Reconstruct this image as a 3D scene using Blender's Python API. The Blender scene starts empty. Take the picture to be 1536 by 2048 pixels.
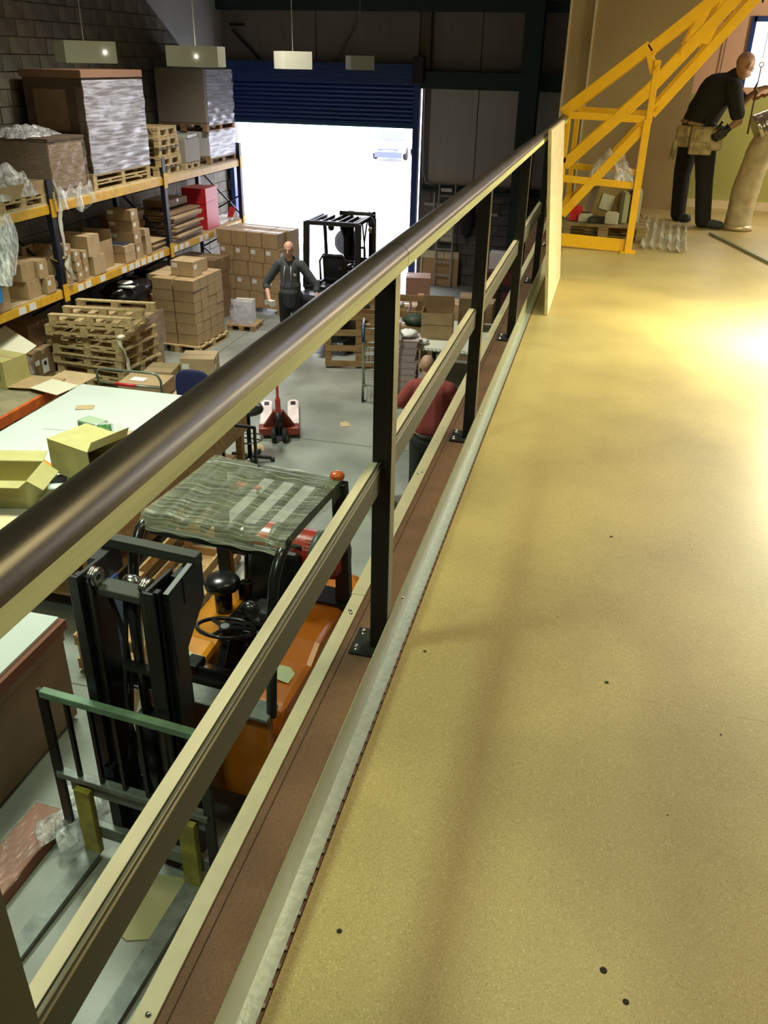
import bpy, bmesh, math, random
from mathutils import Vector, Matrix, Euler
random.seed(7)
PI = math.pi
S = bpy.context.scene
COL = S.collection
# ------------------------------------------------------------------ camera
cam_d = bpy.data.cameras.new('camera'); cam = bpy.data.objects.new('camera', cam_d); COL.objects.link(cam)
cam_d.sensor_fit = 'VERTICAL'; cam_d.sensor_height = 24.0; cam_d.sensor_width = 18.0
cam_d.lens = 24.0 * 1682.4 / 2048.0
cam_d.clip_start = 0.05; cam_d.clip_end = 400
_r = Vector((0.9690048, 0.24627811, 0.01941118)); _u = Vector((-0.13273315, 0.45275742, 0.88169872)); _f = Vector((-0.20835454, 0.85694679, -0.47141338))
_R = Matrix((_r, _u, -_f)).transposed()
cam.matrix_world = Matrix.Translation((0, 0, 4.5)) @ _R.to_4x4()
S.camera = cam
# ------------------------------------------------------------------ world, exposure
S.view_settings.view_transform = 'Standard'; S.view_settings.look = 'None'
S.view_settings.gamma = 1.0; S.view_settings.use_curve_mapping = False
S.view_settings.exposure = 0.0
W = bpy.data.worlds.new('overcast_sky'); S.world = W; W.use_nodes = True
bg = W.node_tree.nodes['Background']; bg.inputs[0].default_value = (0.86, 0.88, 1.0, 1); bg.inputs[1].default_value = 11.0
# ------------------------------------------------------------------ lamps and added fill lights
def area(name, loc, target, sx, sy, power, col, spread=180):
    l = bpy.data.lights.new(name, 'AREA'); l.shape = 'RECTANGLE'; l.size = sx; l.size_y = sy; l.energy = power; l.color = col
    l.spread = math.radians(spread)
    o = bpy.data.objects.new(name, l); COL.objects.link(o); o.location = loc
    o.rotation_euler = (Vector(target) - Vector(loc)).to_track_quat('-Z', 'Y').to_euler(); return o
def point(name, loc, power, col, r=0.1):
    l = bpy.data.lights.new(name, 'POINT'); l.energy = power; l.color = col; l.shadow_soft_size = r
    o = bpy.data.objects.new(name, l); COL.objects.link(o); o.location = loc; return o
area('hall_high_bay_lamp', (-4.8, 6.4, 7.2), (-4.6, 6.6, 0), 1.5, 1.5, 250, (0.88, 1.0, 0.80), 110)
area('hall_far_lamp', (-5.2, 12.5, 7.2), (-5.2, 12.5, 0), 0.8, 0.8, 200, (1.0, 0.95, 0.82), 110)
area('forklift_bay_lamp', (-2.6, 0.6, 6.8), (-2.6, 1.8, 0), 0.6, 0.6, 50, (0.80, 1.0, 0.70), 100)
area('mezzanine_work_lamp', (1.52, 5.42, 3.76), (1.42, 5.38, 3.04), 0.28, 0.28, 100, (1.0, 0.95, 0.60), 180)
area('mezzanine_glow_fill', (2.7, 6.4, 5.3), (1.2, 6.0, 3.0), 0.5, 0.5, 62, (1.0, 0.95, 0.50), 160)  # added fill that widens the work lamp's glow, not a known fixture
point('mezzanine_wall_fill', (3.3, 10.0, 4.7), 185, (1.0, 0.80, 0.55), 0.2)  # added unseen light to brighten the rear wall and dado
area('mezzanine_ambient_fill', (0.5, 3.4, 7.4), (0.6, 3.4, 3), 1.4, 1.4, 78, (1.0, 0.88, 0.50), 150)  # added overhead light for the ambient level on the deck

# ------------------------------------------------------------------ materials
_mc = {}
def mat(name, col, rough=0.6, metal=0.0, nz=0.0, ns=8.0, bump=0.0, bs=40.0, col2=None, spec=None, coat=0.0, alpha=1.0, stretch=None, det=4.0, trans=0.0, lo=0.35, hi=0.65):
    if name in _mc: return _mc[name]
    m = bpy.data.materials.new(name); m.use_nodes = True; _mc[name] = m
    nt = m.node_tree; b = nt.nodes['Principled BSDF']; L = nt.links
    b.inputs['Roughness'].default_value = rough; b.inputs['Metallic'].default_value = metal
    if spec is not None: b.inputs['Specular IOR Level'].default_value = spec
    if coat: b.inputs['Coat Weight'].default_value = coat; b.inputs['Coat Roughness'].default_value = 0.1
    b.inputs['Base Color'].default_value = (*col, 1)
    b.inputs['Alpha'].default_value = alpha
    if trans: b.inputs['Transmission Weight'].default_value = trans
    tc = nt.nodes.new('ShaderNodeTexCoord'); src = tc.outputs['Object']
    if stretch:
        mp = nt.nodes.new('ShaderNodeMapping'); mp.inputs['Scale'].default_value = stretch; L.new(src, mp.inputs[0]); src = mp.outputs[0]
    if nz or col2:
        n = nt.nodes.new('ShaderNodeTexNoise'); n.inputs['Scale'].default_value = ns; n.inputs['Detail'].default_value = det; L.new(src, n.inputs['Vector'])
        r = nt.nodes.new('ShaderNodeValToRGB'); L.new(n.outputs['Fac'], r.inputs[0])
        c2 = col2 if col2 else tuple(max(0, c * (1 - nz)) for c in col)
        c1 = col if col2 else tuple(min(1, c * (1 + nz * 0.5)) for c in col)
        r.color_ramp.elements[0].position = lo; r.color_ramp.elements[0].color = (*c2, 1)
        r.color_ramp.elements[1].position = hi; r.color_ramp.elements[1].color = (*c1, 1)
        L.new(r.outputs[0], b.inputs['Base Color'])
    if bump:
        n2 = nt.nodes.new('ShaderNodeTexNoise'); n2.inputs['Scale'].default_value = bs; n2.inputs['Detail'].default_value = 5; L.new(src, n2.inputs['Vector'])
        bp = nt.nodes.new('ShaderNodeBump'); bp.inputs['Strength'].default_value = bump; bp.inputs['Distance'].default_value = 0.01
        L.new(n2.outputs['Fac'], bp.inputs['Height']); L.new(bp.outputs[0], b.inputs['Normal'])
    return m
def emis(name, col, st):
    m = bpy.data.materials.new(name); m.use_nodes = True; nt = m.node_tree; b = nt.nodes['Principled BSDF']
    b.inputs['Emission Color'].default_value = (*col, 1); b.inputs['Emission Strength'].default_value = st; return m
def film(name, tint, dens, rough=0.15, scale=14, stretch=(1, 1, 1), bstr=0.6):
    m = bpy.data.materials.new(name); m.use_nodes = True; nt = m.node_tree; L = nt.links
    for n in list(nt.nodes): nt.nodes.remove(n)
    out = nt.nodes.new('ShaderNodeOutputMaterial'); mx = nt.nodes.new('ShaderNodeMixShader'); tr = nt.nodes.new('ShaderNodeBsdfTransparent')
    p = nt.nodes.new('ShaderNodeBsdfPrincipled'); p.inputs['Base Color'].default_value = (*tint, 1); p.inputs['Roughness'].default_value = rough
    p.inputs['Specular IOR Level'].default_value = 0.9
    tc = nt.nodes.new('ShaderNodeTexCoord'); mp = nt.nodes.new('ShaderNodeMapping'); mp.inputs['Scale'].default_value = stretch
    n = nt.nodes.new('ShaderNodeTexNoise'); n.inputs['Scale'].default_value = scale; n.inputs['Detail'].default_value = 6; n.inputs['Distortion'].default_value = 0.6
    L.new(tc.outputs['Object'], mp.inputs[0]); L.new(mp.outputs[0], n.inputs['Vector'])
    r = nt.nodes.new('ShaderNodeMapRange'); r.inputs['From Min'].default_value = 0.38; r.inputs['From Max'].default_value = 0.68
    r.inputs['To Min'].default_value = dens * 0.45; r.inputs['To Max'].default_value = min(1, dens * 1.7)
    L.new(n.outputs['Fac'], r.inputs[0]); L.new(r.outputs[0], mx.inputs[0])
    bp = nt.nodes.new('ShaderNodeBump'); bp.inputs['Strength'].default_value = bstr; bp.inputs['Distance'].default_value = 0.008
    L.new(n.outputs['Fac'], bp.inputs['Height']); L.new(bp.outputs[0], p.inputs['Normal'])
    L.new(tr.outputs[0], mx.inputs[1]); L.new(p.outputs[0], mx.inputs[2]); L.new(mx.outputs[0], out.inputs[0])
    _mc[name] = m; return m

chip = mat('chipboard_floor', (0.52, 0.41, 0.21), 0.42, nz=0.14, ns=3.5, bump=0.05, bs=90, spec=0.35)
def speckle(m, base, dark, light, sc=160, big=1.6):
    nt = m.node_tree; L = nt.links; b = nt.nodes['Principled BSDF']
    tc = nt.nodes.new('ShaderNodeTexCoord')
    v = nt.nodes.new('ShaderNodeTexVoronoi'); v.inputs['Scale'].default_value = sc; L.new(tc.outputs['Object'], v.inputs['Vector'])
    n = nt.nodes.new('ShaderNodeTexNoise'); n.inputs['Scale'].default_value = big; n.inputs['Detail'].default_value = 7; L.new(tc.outputs['Object'], n.inputs['Vector'])
    r = nt.nodes.new('ShaderNodeValToRGB'); L.new(v.outputs['Color'], r.inputs[0])
    e = r.color_ramp.elements; e[0].position = 0.12; e[0].color = (*dark, 1); e[1].position = 0.9; e[1].color = (*light, 1)
    k = e.new(0.35); k.color = (*base, 1); k = e.new(0.72); k.color = (*base, 1)
    r2 = nt.nodes.new('ShaderNodeValToRGB'); L.new(n.outputs['Fac'], r2.inputs[0])
    r2.color_ramp.elements[0].position = 0.36; r2.color_ramp.elements[0].color = (0.80, 0.79, 0.78, 1)
    r2.color_ramp.elements[1].position = 0.62; r2.color_ramp.elements[1].color = (1.05, 1.04, 1.0, 1)
    mx = nt.nodes.new('ShaderNodeMix'); mx.data_type = 'RGBA'; mx.blend_type = 'MULTIPLY'; mx.inputs[0].default_value = 1.0
    L.new(r.outputs[0], mx.inputs[6]); L.new(r2.outputs[0], mx.inputs[7]); L.new(mx.outputs[2], b.inputs['Base Color'])
speckle(chip, (0.49, 0.40, 0.17), (0.38, 0.30, 0.12), (0.62, 0.53, 0.27), 420)
chip_dirty = mat('bare_chipboard_strip', (0.24, 0.15, 0.085), 0.75, nz=0.25, ns=9, bump=0.1, bs=120)
speckle(chip_dirty, (0.215, 0.112, 0.066), (0.16, 0.08, 0.05), (0.28, 0.155, 0.09), 500, 6)
cream = mat('cream_painted_steel', (0.78, 0.68, 0.46), 0.5, nz=0.06, ns=20)
sidegl = mat('post_side_sheen', (0.02, 0.02, 0.017), 0.28, spec=0.7)
galv = mat('galvanised_steel', (0.62, 0.66, 0.60), 0.33, 0.85, nz=0.10, ns=30, bump=0.03, bs=200)
concrete = mat('worn_concrete', (0.26, 0.275, 0.24), 0.36, nz=0.30, ns=1.3, bump=0.04, bs=30, det=9, spec=0.5)
blockm = mat('grey_concrete_block', (0.135, 0.122, 0.095), 0.9, nz=0.3, ns=3, bump=0.25, bs=60)
blockm2 = mat('warm_concrete_block', (0.16, 0.138, 0.10), 0.9, nz=0.3, ns=3, bump=0.25, bs=60)
mortar = mat('mortar', (0.22, 0.20, 0.16), 0.95, nz=0.2, ns=30)
clad = mat('beige_cladding', (0.23, 0.205, 0.18), 0.6, nz=0.08, ns=1.0)
clad_low = mat('pale_cladding', (0.47, 0.46, 0.43), 0.5, nz=0.06, ns=1.2)
dgreen = mat('dark_green_steel', (0.012, 0.035, 0.034), 0.5, nz=0.2, ns=10)
blue = mat('blue_painted_steel', (0.012, 0.045, 0.22), 0.35, nz=0.15, ns=10, spec=0.6)
dblue = mat('rack_dark_blue', (0.006, 0.009, 0.02), 0.5, nz=0.3, ns=20)
yel = mat('yellow_painted_steel', (0.86, 0.47, 0.012), 0.42, nz=0.06, ns=12, spec=0.5)
beamy = mat('rack_yellow', (0.72, 0.40, 0.02), 0.5, nz=0.15, ns=9)
beamo = mat('bench_orange', (0.60, 0.12, 0.02), 0.5, nz=0.25, ns=9)
black = mat('black_paint', (0.010, 0.010, 0.010), 0.4, nz=0.3, ns=12)
postm = mat('black_powder_coat', (0.008, 0.008, 0.008), 0.5)
satin = mat('black_satin', (0.014, 0.014, 0.014), 0.25, spec=0.6)
rubber = mat('black_rubber', (0.012, 0.012, 0.012), 0.8, nz=0.3, ns=30)
handr = mat('brown_anodised_rail', (0.105, 0.088, 0.066), 0.34, 0.6, nz=0.35, ns=5, stretch=(8, 0.8, 8), bump=0.02, bs=80)
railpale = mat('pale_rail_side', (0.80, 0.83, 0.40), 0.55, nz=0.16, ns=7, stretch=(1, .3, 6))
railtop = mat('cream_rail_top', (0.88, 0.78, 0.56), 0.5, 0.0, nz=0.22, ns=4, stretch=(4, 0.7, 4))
greenm = mat('grey_green_rail', (0.055, 0.058, 0.038), 0.5, 0.0, spec=.3)
card = mat('brown_cardboard', (0.42, 0.285, 0.145), 0.75, nz=0.10, ns=6)
card2 = mat('pale_cardboard', (0.50, 0.36, 0.20), 0.75, nz=0.10, ns=6)
card3 = mat('dark_cardboard', (0.27, 0.17, 0.09), 0.75, nz=0.15, ns=5)
card4 = mat('greenish_cardboard', (0.46, 0.41, 0.16), 0.7, nz=0.08, ns=6)
tapem = mat('parcel_tape', (0.50, 0.37, 0.21), 0.25)
paper = mat('white_paper', (0.80, 0.80, 0.78), 0.6)
wood = mat('pallet_wood', (0.56, 0.42, 0.21), 0.75, nz=0.3, ns=5, stretch=(1, 5, 5), bump=0.1)
wood2 = mat('brown_pallet_wood', (0.42, 0.25, 0.11), 0.75, nz=0.3, ns=5, stretch=(1, 5, 5), bump=0.1)
ply = mat('pale_plywood', (0.66, 0.56, 0.34), 0.6, nz=0.10, ns=3, stretch=(1, 1, 6))
white_top = mat('white_laminate', (0.60, 0.65, 0.61), 0.35, nz=0.03, ns=2)
orange = mat('forklift_yellow_orange', (0.66, 0.24, 0.008), 0.26, nz=0.16, ns=3, coat=0.4)
orange2 = mat('forklift_orange', (0.52, 0.145, 0.01), 0.26, nz=0.2, ns=3, coat=0.4)
redp = mat('red_paint', (0.50, 0.035, 0.015), 0.3, nz=0.15, ns=5, coat=0.3)
redc = mat('red_plastic', (0.55, 0.02, 0.03), 0.45)
steel = mat('bright_steel', (0.62, 0.62, 0.60), 0.25, 1.0, nz=0.1, ns=20)
gplate = mat('grey_steel_plate', (0.20, 0.22, 0.20), 0.5, 0.3, nz=0.3, ns=10)
brassy = mat('worn_yellow_shank', (0.40, 0.34, 0.06), 0.5, nz=0.35, ns=9)
gpaint = mat('green_grey_paint', (0.16, 0.27, 0.17), 0.5, nz=0.3, ns=6)
skin = mat('skin', (0.55, 0.30, 0.20), 0.5, nz=0.06, ns=20)
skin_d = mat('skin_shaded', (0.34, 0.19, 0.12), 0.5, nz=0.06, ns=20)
wrapf = film('stretch_wrap', (0.74, 0.74, 0.86), 0.50, 0.24, 4, (1, .5, 7), 0.28)
wrapg = film('green_tinted_wrap', (0.60, 0.64, 0.44), 0.27, 0.14, 5, (.5, 16, 1), 0.7)
clearf = film('clear_polythene', (0.85, 0.87, 0.88), 0.42, 0.12, 9, (3, 3, 1), 1.0)
brownw = film('brown_tinted_wrap', (0.60, 0.52, 0.45), 0.22, 0.15, 9, (1, 1, 5), 0.8)
packf = film('package_film', (0.6, 0.5, 0.42), 0.14, 0.12, 9, (5, 1, 1), 0.6)

# ------------------------------------------------------------------ geometry helper
class G:
    def __init__(s): s.v = []; s.f = []; s.T = Matrix.Identity(4); s.sm = []
    def add(s, vs, fs, smooth=False):
        n = len(s.v); s.v += [tuple(s.T @ Vector(p)) for p in vs]; s.f += [tuple(i + n for i in f) for f in fs]; s.sm += [smooth] * len(fs); return s
    def box(s, c, d, rz=0, rx=0, ry=0, taper=None):
        R = Euler((rx, ry, rz)).to_matrix(); vs = []
        for k in (-1, 1):
            t = taper if (taper and k > 0) else 1
            for i, j in ((-1, -1), (1, -1), (1, 1), (-1, 1)):
                vs.append(Vector(c) + R @ Vector((i * d[0] / 2 * t, j * d[1] / 2 * t, k * d[2] / 2)))
        return s.add(vs, [(3, 2, 1, 0), (4, 5, 6, 7), (0, 1, 5, 4), (1, 2, 6, 5), (2, 3, 7, 6), (3, 0, 4, 7)])
    def bb(s, x0, x1, y0, y1, z0, z1): return s.box(((x0 + x1) / 2, (y0 + y1) / 2, (z0 + z1) / 2), (abs(x1 - x0), abs(y1 - y0), abs(z1 - z0)))
    def bar(s, a, b, w, h, up=(0, 0, 1)):
        a = Vector(a); b = Vector(b); d = (b - a).normalized(); u = Vector(up)
        if abs(d.dot(u)) > 0.99: u = Vector((0, 1, 0))
        x = d.cross(u).normalized(); z = x.cross(d).normalized(); vs = []
        for p in (a, b):
            for i, j in ((-1, -1), (1, -1), (1, 1), (-1, 1)): vs.append(p + x * (i * w / 2) + z * (j * h / 2))
        return s.add(vs, [(3, 2, 1, 0), (4, 5, 6, 7), (0, 1, 5, 4), (1, 2, 6, 5), (2, 3, 7, 6), (3, 0, 4, 7)])
    def tube(s, pts, r, n=10, closed=False, cap=True):
        pts = [Vector(p) for p in pts]; m = len(pts); rs = r if isinstance(r, (list, tuple)) else [r] * m
        vs = []; up = None
        for i, p in enumerate(pts):
            if closed: d = pts[(i + 1) % m] - pts[i - 1]
            else: d = pts[min(i + 1, m - 1)] - pts[max(i - 1, 0)]
            if d.length < 1e-9: d = Vector((0, 0, 1))
            d.normalize()
            if up is None: up = Vector((0, 0, 1)) if abs(d.z) < 0.9 else Vector((0, 1, 0))
            x = d.cross(up)
            if x.length < 1e-6: x = d.cross(Vector((1, 0, 0)))
            x.normalize(); y = x.cross(d).normalized(); up = y
            for k in range(n):
                a = 2 * PI * k / n; vs.append(p + x * math.cos(a) * rs[i] + y * math.sin(a) * rs[i])
        fs = []
        for i in range(m if closed else m - 1):
            j = (i + 1) % m
            for k in range(n): k2 = (k + 1) % n; fs.append((i * n + k, i * n + k2, j * n + k2, j * n + k))
        s.add(vs, fs, True)
        if cap and not closed:
            s.f += [tuple(len(s.v) - len(vs) + k for k in reversed(range(n))), tuple(len(s.v) - n + k for k in range(n))]; s.sm += [False, False]
        return s
    def cyl(s, a, b, r, n=16, r2=None): return s.tube([a, b], [r, r if r2 is None else r2], n)
    def lathe(s, prof, c=(0, 0, 0), axis=(0, 0, 1), n=20):
        q = Vector((0, 0, 1)).rotation_difference(Vector(axis)); vs = []
        for r, z in prof:
            for k in range(n): a = 2 * PI * k / n; vs.append(Vector(c) + q @ Vector((r * math.cos(a), r * math.sin(a), z)))
        fs = [(i * n + k, i * n + (k + 1) % n, (i + 1) * n + (k + 1) % n, (i + 1) * n + k) for i in range(len(prof) - 1) for k in range(n)]
        return s.add(vs, fs, True)
    def ell(s, c, r, n=14, m=9, rot=None):
        vs = []; R = (Euler(rot).to_matrix() if rot else Matrix.Identity(3))
        for i in range(m + 1):
            t = PI * i / m
            for k in range(n):
                a = 2 * PI * k / n; vs.append(Vector(c) + R @ Vector((r[0] * math.sin(t) * math.cos(a), r[1] * math.sin(t) * math.sin(a), r[2] * math.cos(t))))
        return s.add(vs, [(i * n + k, (i + 1) * n + k, (i + 1) * n + (k + 1) % n, i * n + (k + 1) % n) for i in range(m) for k in range(n)], True)
    def ext(s, poly, vec):
        n = len(poly); P0 = [Vector(p) for p in poly]; P1 = [p + Vector(vec) for p in P0]
        return s.add(P0 + P1, [tuple(reversed(range(n))), tuple(range(n, 2 * n))] + [(i, (i + 1) % n, n + (i + 1) % n, n + i) for i in range(n)])
    def quad(s, pts): return s.add(pts, [tuple(range(len(pts)))])
    def sheet(s, fn, nu, nv, thick=0.0, smooth=True):
        vs = [fn(i / nu, j / nv) for i in range(nu + 1) for j in range(nv + 1)]
        w = nv + 1
        return s.add(vs, [(i * w + j, (i + 1) * w + j, (i + 1) * w + j + 1, i * w + j + 1) for i in range(nu) for j in range(nv)], smooth)
    def mesh(s, name, m):
        me = bpy.data.meshes.new(name); me.from_pydata(s.v, [], s.f); me.materials.append(m)
        bm = bmesh.new(); bm.from_mesh(me); bmesh.ops.recalc_face_normals(bm, faces=bm.faces); bm.to_mesh(me); bm.free()
        me.polygons.foreach_set('use_smooth', s.sm); me.update(); return me
def part(name, g, m, parent=None, bev=0, loc=None, rot=None, kind=None, label=None):
    me = g.mesh(name, m) if isinstance(g, G) else g
    o = bpy.data.objects.new(name, me); COL.objects.link(o)
    if parent is not None: o.parent = parent
    if loc: o.location = loc
    if rot: o.rotation_euler = rot
    if bev: b = o.modifiers.new('bevel', 'BEVEL'); b.width = bev; b.segments = 2; b.limit_method = 'ANGLE'
    if kind: o['kind'] = kind
    if label: o['label'] = label
    return o
def tag(o, label, cat, group=None):
    o['label'] = label; o['category'] = cat
    if group: o['group'] = group
    return o
def thing(name, label, cat, loc=(0, 0, 0), rz=0, group=None, rx=0, ry=0):
    o = bpy.data.objects.new(name, None); COL.objects.link(o); o.location = loc; o.rotation_euler = (rx, ry, rz); o.empty_display_size = 0.1
    return tag(o, label, cat, group)
def one(name, g, m, label, cat, loc=None, rot=None, group=None, bev=0):
    return tag(part(name, g, m, None, bev, loc, rot), label, cat, group)
def struct(name, g, m, parent=None, bev=0, label=None):
    o = part(name, g, m, parent, bev, label=label)
    if parent is None: o['kind'] = 'structure'
    return o
def sempty(name):
    o = bpy.data.objects.new(name, None); COL.objects.link(o); o['kind'] = 'structure'; return o
def dup(r, loc, rz, label, group=None, rx=0, ry=0):
    c = r.copy(); COL.objects.link(c); c.location = loc; c.rotation_euler = (rx, ry, rz); c['label'] = label
    if group: c['group'] = group
    for ch in list(r.children):
        d = ch.copy(); COL.objects.link(d); d.parent = c
        for g in ch.children: e = g.copy(); COL.objects.link(e); e.parent = d
    return c
ORD = ['first', 'second', 'third', 'fourth', 'fifth', 'sixth', 'seventh', 'eighth', 'ninth', 'tenth', 'eleventh', 'twelfth']
M0 = 3.04   # mezzanine floor height
# ================================================================== setting
g = G(); g.bb(-9.2, 7.5, -4, 19.6, -0.25, 0); floor = struct('floor', g, concrete)
g = G()
for y in (4.6, 9.9, 14.6): g.bb(-8.6, 3, y, y + 0.012, 0.0, 0.002)
for x in (-6.2, -1.2): g.bb(x, x + 0.012, -4, 19.4, 0.0, 0.002)
part('saw_cut_joint', g, mat('joint_dark', (0.10, 0.10, 0.09), 0.9), floor)
# left wall: block courses, the upper ones each a block
XW = -8.62
wl = sempty('wall_left')
g = G(); g.bb(XW - 0.25, XW - 0.02, -4, 19.6, 0, 9); part('mortar_bed', g, mortar, wl)
BL, BH = 0.45, 0.225
gb = G(); gb.box((0, 0, 0), (0.05, BL - 0.014, BH - 0.014)); bme = gb.mesh('block', blockm); bme2 = gb.mesh('block', blockm2)
stuffb = G(); nb = 0
def cut(y, z): return z > 4.35 + (19.4 - y) * 0.62   # sloping top edge of the blockwork by the gable
for row in range(31):
    z = BH * (row + 0.5)
    for k in range(-2, 53):
        y = -3.5 + BL * (k + (0.5 if row % 2 else 0))
        if y > 19.3 or y < -3.6: continue
        if cut(y, z): continue
        if 15 <= row < 25 and y > 8.6 and nb < 290:
            o = part('block', bme if random.random() < 0.5 else bme2, None, wl, loc=(XW + random.uniform(-0.004, 0.004), y, z)); nb += 1
        else: stuffb.box((XW + random.uniform(-0.004, 0.004), y, z), (0.05, BL - 0.014, BH - 0.014))
part('blockwork', stuffb, blockm, wl, kind='stuff')
g = G(); g.ext([(XW + 0.027, 19.5, 3.6), (XW + 0.027, 19.5, 9), (XW + 0.027, 11.9, 9), (XW + 0.027, 16.19, 5.41), (XW + 0.027, 18.0, 4.37)], (0.01, 0, 0)); part('wall_cladding', g, clad_low, wl)
# end wall with roller door
we = sempty('wall_end')
YE = 19.5
g = G(); g.bb(-9, -8.45, YE, YE + 0.2, 0, 4.55); g.bb(-9, -4.1, YE, YE + 0.2, 4.1, 9); g.bb(-4.1, 1.0, YE, YE + 0.2, 0, 9); part('backing', g, mortar, we)
for i, (x0, x1) in enumerate([(-8.6, -6.45), (-6.43, -4.2), (-3.9, -2.9), (-2.88, -1.75), (-1.7, 0.2), (0.22, 0.9)]):
    for (z0, z1) in [(2.15, 4.13), (4.17, 5.5), (5.56, 9)]:
        if x0 < -4.15 and z0 < 4.5: 
            if z0 < 4: continue
            z0 = 4.5
        gg = G(); gg.bb(x0, x1, YE - 0.05, YE - 0.002, z0, z1)
        nx = int((x1 - x0) / 0.25)
        for k in range(nx): gg.bb(x0 + 0.12 + k * 0.25, x0 + 0.135 + k * 0.25, YE - 0.054, YE - 0.05, z0, z1)
        part('cladding_panel', gg, clad if z0 > 4 else clad_low, we)
gb = G(); gb.box((0, 0, 0), (BL - 0.014, 0.05, BH - 0.014)); bme3 = gb.mesh('block', mat('dark_grey_block', (0.12, 0.12, 0.115), 0.9, nz=0.3, ns=4, bump=0.25, bs=60))
for row in range(9):
    for k in range(0, 16):
        x = -3.62 + BL * (k + (0.5 if row % 2 else 0)); 
        if x < 0.8: part('block', bme3, None, we, loc=(x, YE - 0.02, BH * (row + 0.5) + 0.005))
g = G(); g.bb(-4.02, .8, YE - 0.12, YE - 0.02, 2.06, 2.15); g.bb(-4.02, .8, YE - 0.16, YE - 0.1, 2.0, 2.06); struct('trim_1', g, dgreen)
g = G(); g.bb(-4.1, .9, YE - 0.32, YE - 0.06, 4.03, 4.36); struct('trim_2', g, dgreen, bev=0.01)
g = G(); g.bb(-9, .9, YE - 0.3, YE - 0.06, 5.42, 5.62); struct('trim_3', g, dgreen)
g = G(); g.bb(-1.98, -1.62, YE - 0.42, YE - 0.33, 0, 8); g.bb(-1.84, -1.76, YE - 0.8, YE - 0.42, 0, 8); g.bb(-1.98, -1.62, YE - 0.88, YE - 0.8, 0, 8)
g.ext([(-1.98, YE - 0.9, 8), (-1.98, YE - 0.9, 5.6), (-1.98, YE - 2.8, 8)], (0.36, 0, 0)); struct('trim_4', g, dgreen)
g = G(); g.bb(-4.08, -3.93, YE - 0.2, YE - 0.06, 4.36, 5.45); struct('trim_5', g, mat('brown_mullion', (0.12, 0.09, 0.06), 0.6))
# diagonal struts seen over the door
g = G(); g.bar((-8.3, YE - 0.12, 5.05), (-7.7, YE - 0.12, 4.5), 0.05, 0.05); g.bar((-8.35, YE - 0.12, 5.15), (-8.02, YE - 0.12, 5.15), 0.05, 0.05); struct('trim_6', g, black)
g = G(); g.bar((-5.55, YE - 0.12, 5.15), (-6.0, YE - 0.12, 4.5), 0.03, 0.04); struct('trim_7', g, mat('brown_mullion', (0.12, 0.09, 0.06)))
# roller shutter
d = sempty('door_1')
DX0, DX1 = -8.42, -4.25
zz = 3.30; k = 0
slat = G()
def slat_f(u, v):
    a = v * PI; return (DX0 + (DX1 - DX0) * u, 0.0 - 0.028 * math.sin(a), 0.083 * v)
slat.sheet(slat_f, 1, 8); slat.bb(DX0, DX1, 0.0, 0.008, -0.004, 0.004)
sme = slat.mesh('slat', blue)
while zz < 4.12: part('slat', sme, None, d, loc=(0, YE - 0.10, zz)); zz += 0.086
g = G(); g.bb(DX0, DX1, YE - 0.13, YE - 0.08, 3.25, 3.31); part('bottom_bar', g, mat('teal_blue', (0.01, 0.10, 0.22), 0.4), d)
g = G()
for i in range(9):
    a0 = PI * 0.42 + i * 0.24; y = YE - 0.28 + 0.24 * math.cos(a0 + PI / 2) ; 
    g.bb(DX0, DX1, YE - 0.36 - 0.006 * (i % 2), YE - 0.05, 4.10 + i * 0.042, 4.138 + i * 0.042)
part('barrel_housing', g, blue, d)
g = G(); g.bb(DX1, DX1 + 0.13, YE - 0.2, YE - 0.02, 0, 4.15); g.bb(DX0 - 0.1, DX0, YE - 0.2, YE - 0.02, 0, 4.15); part('guide_rail', g, blue, d)
g = G(); g.bb(DX1 + 0.02, DX1 + 0.24, YE - 0.42, YE - 0.02, 4.12, 4.62); part('motor_box', g, black, d, 0.01)
g = G(); g.tube([(-4.02, YE - 0.1, 4.1), (-4.0, YE - 0.1, 2.4), (-3.93, YE - 0.1, 2.18), (-3.75, YE - 0.1, 2.12), (-3.72, YE - 0.1, 2.0), (-3.72, YE - 0.1, 1.1)], 0.022, 8)
one('conduit', g, mat('grey_conduit', (0.30, 0.30, 0.28), 0.5), 'grey electrical conduit bending beside the blue roller door', 'conduit')
# far walls, roof
g = G(); g.bb(7.3, 7.5, -4, 11.45, 0, 9); struct('wall_right', g, clad)
g = G(); g.bb(0.9, 1.0, 11.45, 19.6, 0, 9); struct('wall_side', g, clad)
g = G(); g.bb(0.9, 7.4, 11.3, 11.45, 0, M0 - .05); struct('wall_under', g, clad)
g = G(); g.bb(-9, 7.5, -4.2, -4, 0, 9); struct('wall_back', g, clad)
g = G(); g.bb(-9.2, 1.0, -4.2, 19.8, 9, 9.15); g.bb(1.0, 7.6, -4.2, 11.5, 9, 9.15); struct('ceiling', g, mat('roof_liner', (0.12, 0.115, 0.10), 0.8, nz=0.1))
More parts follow.
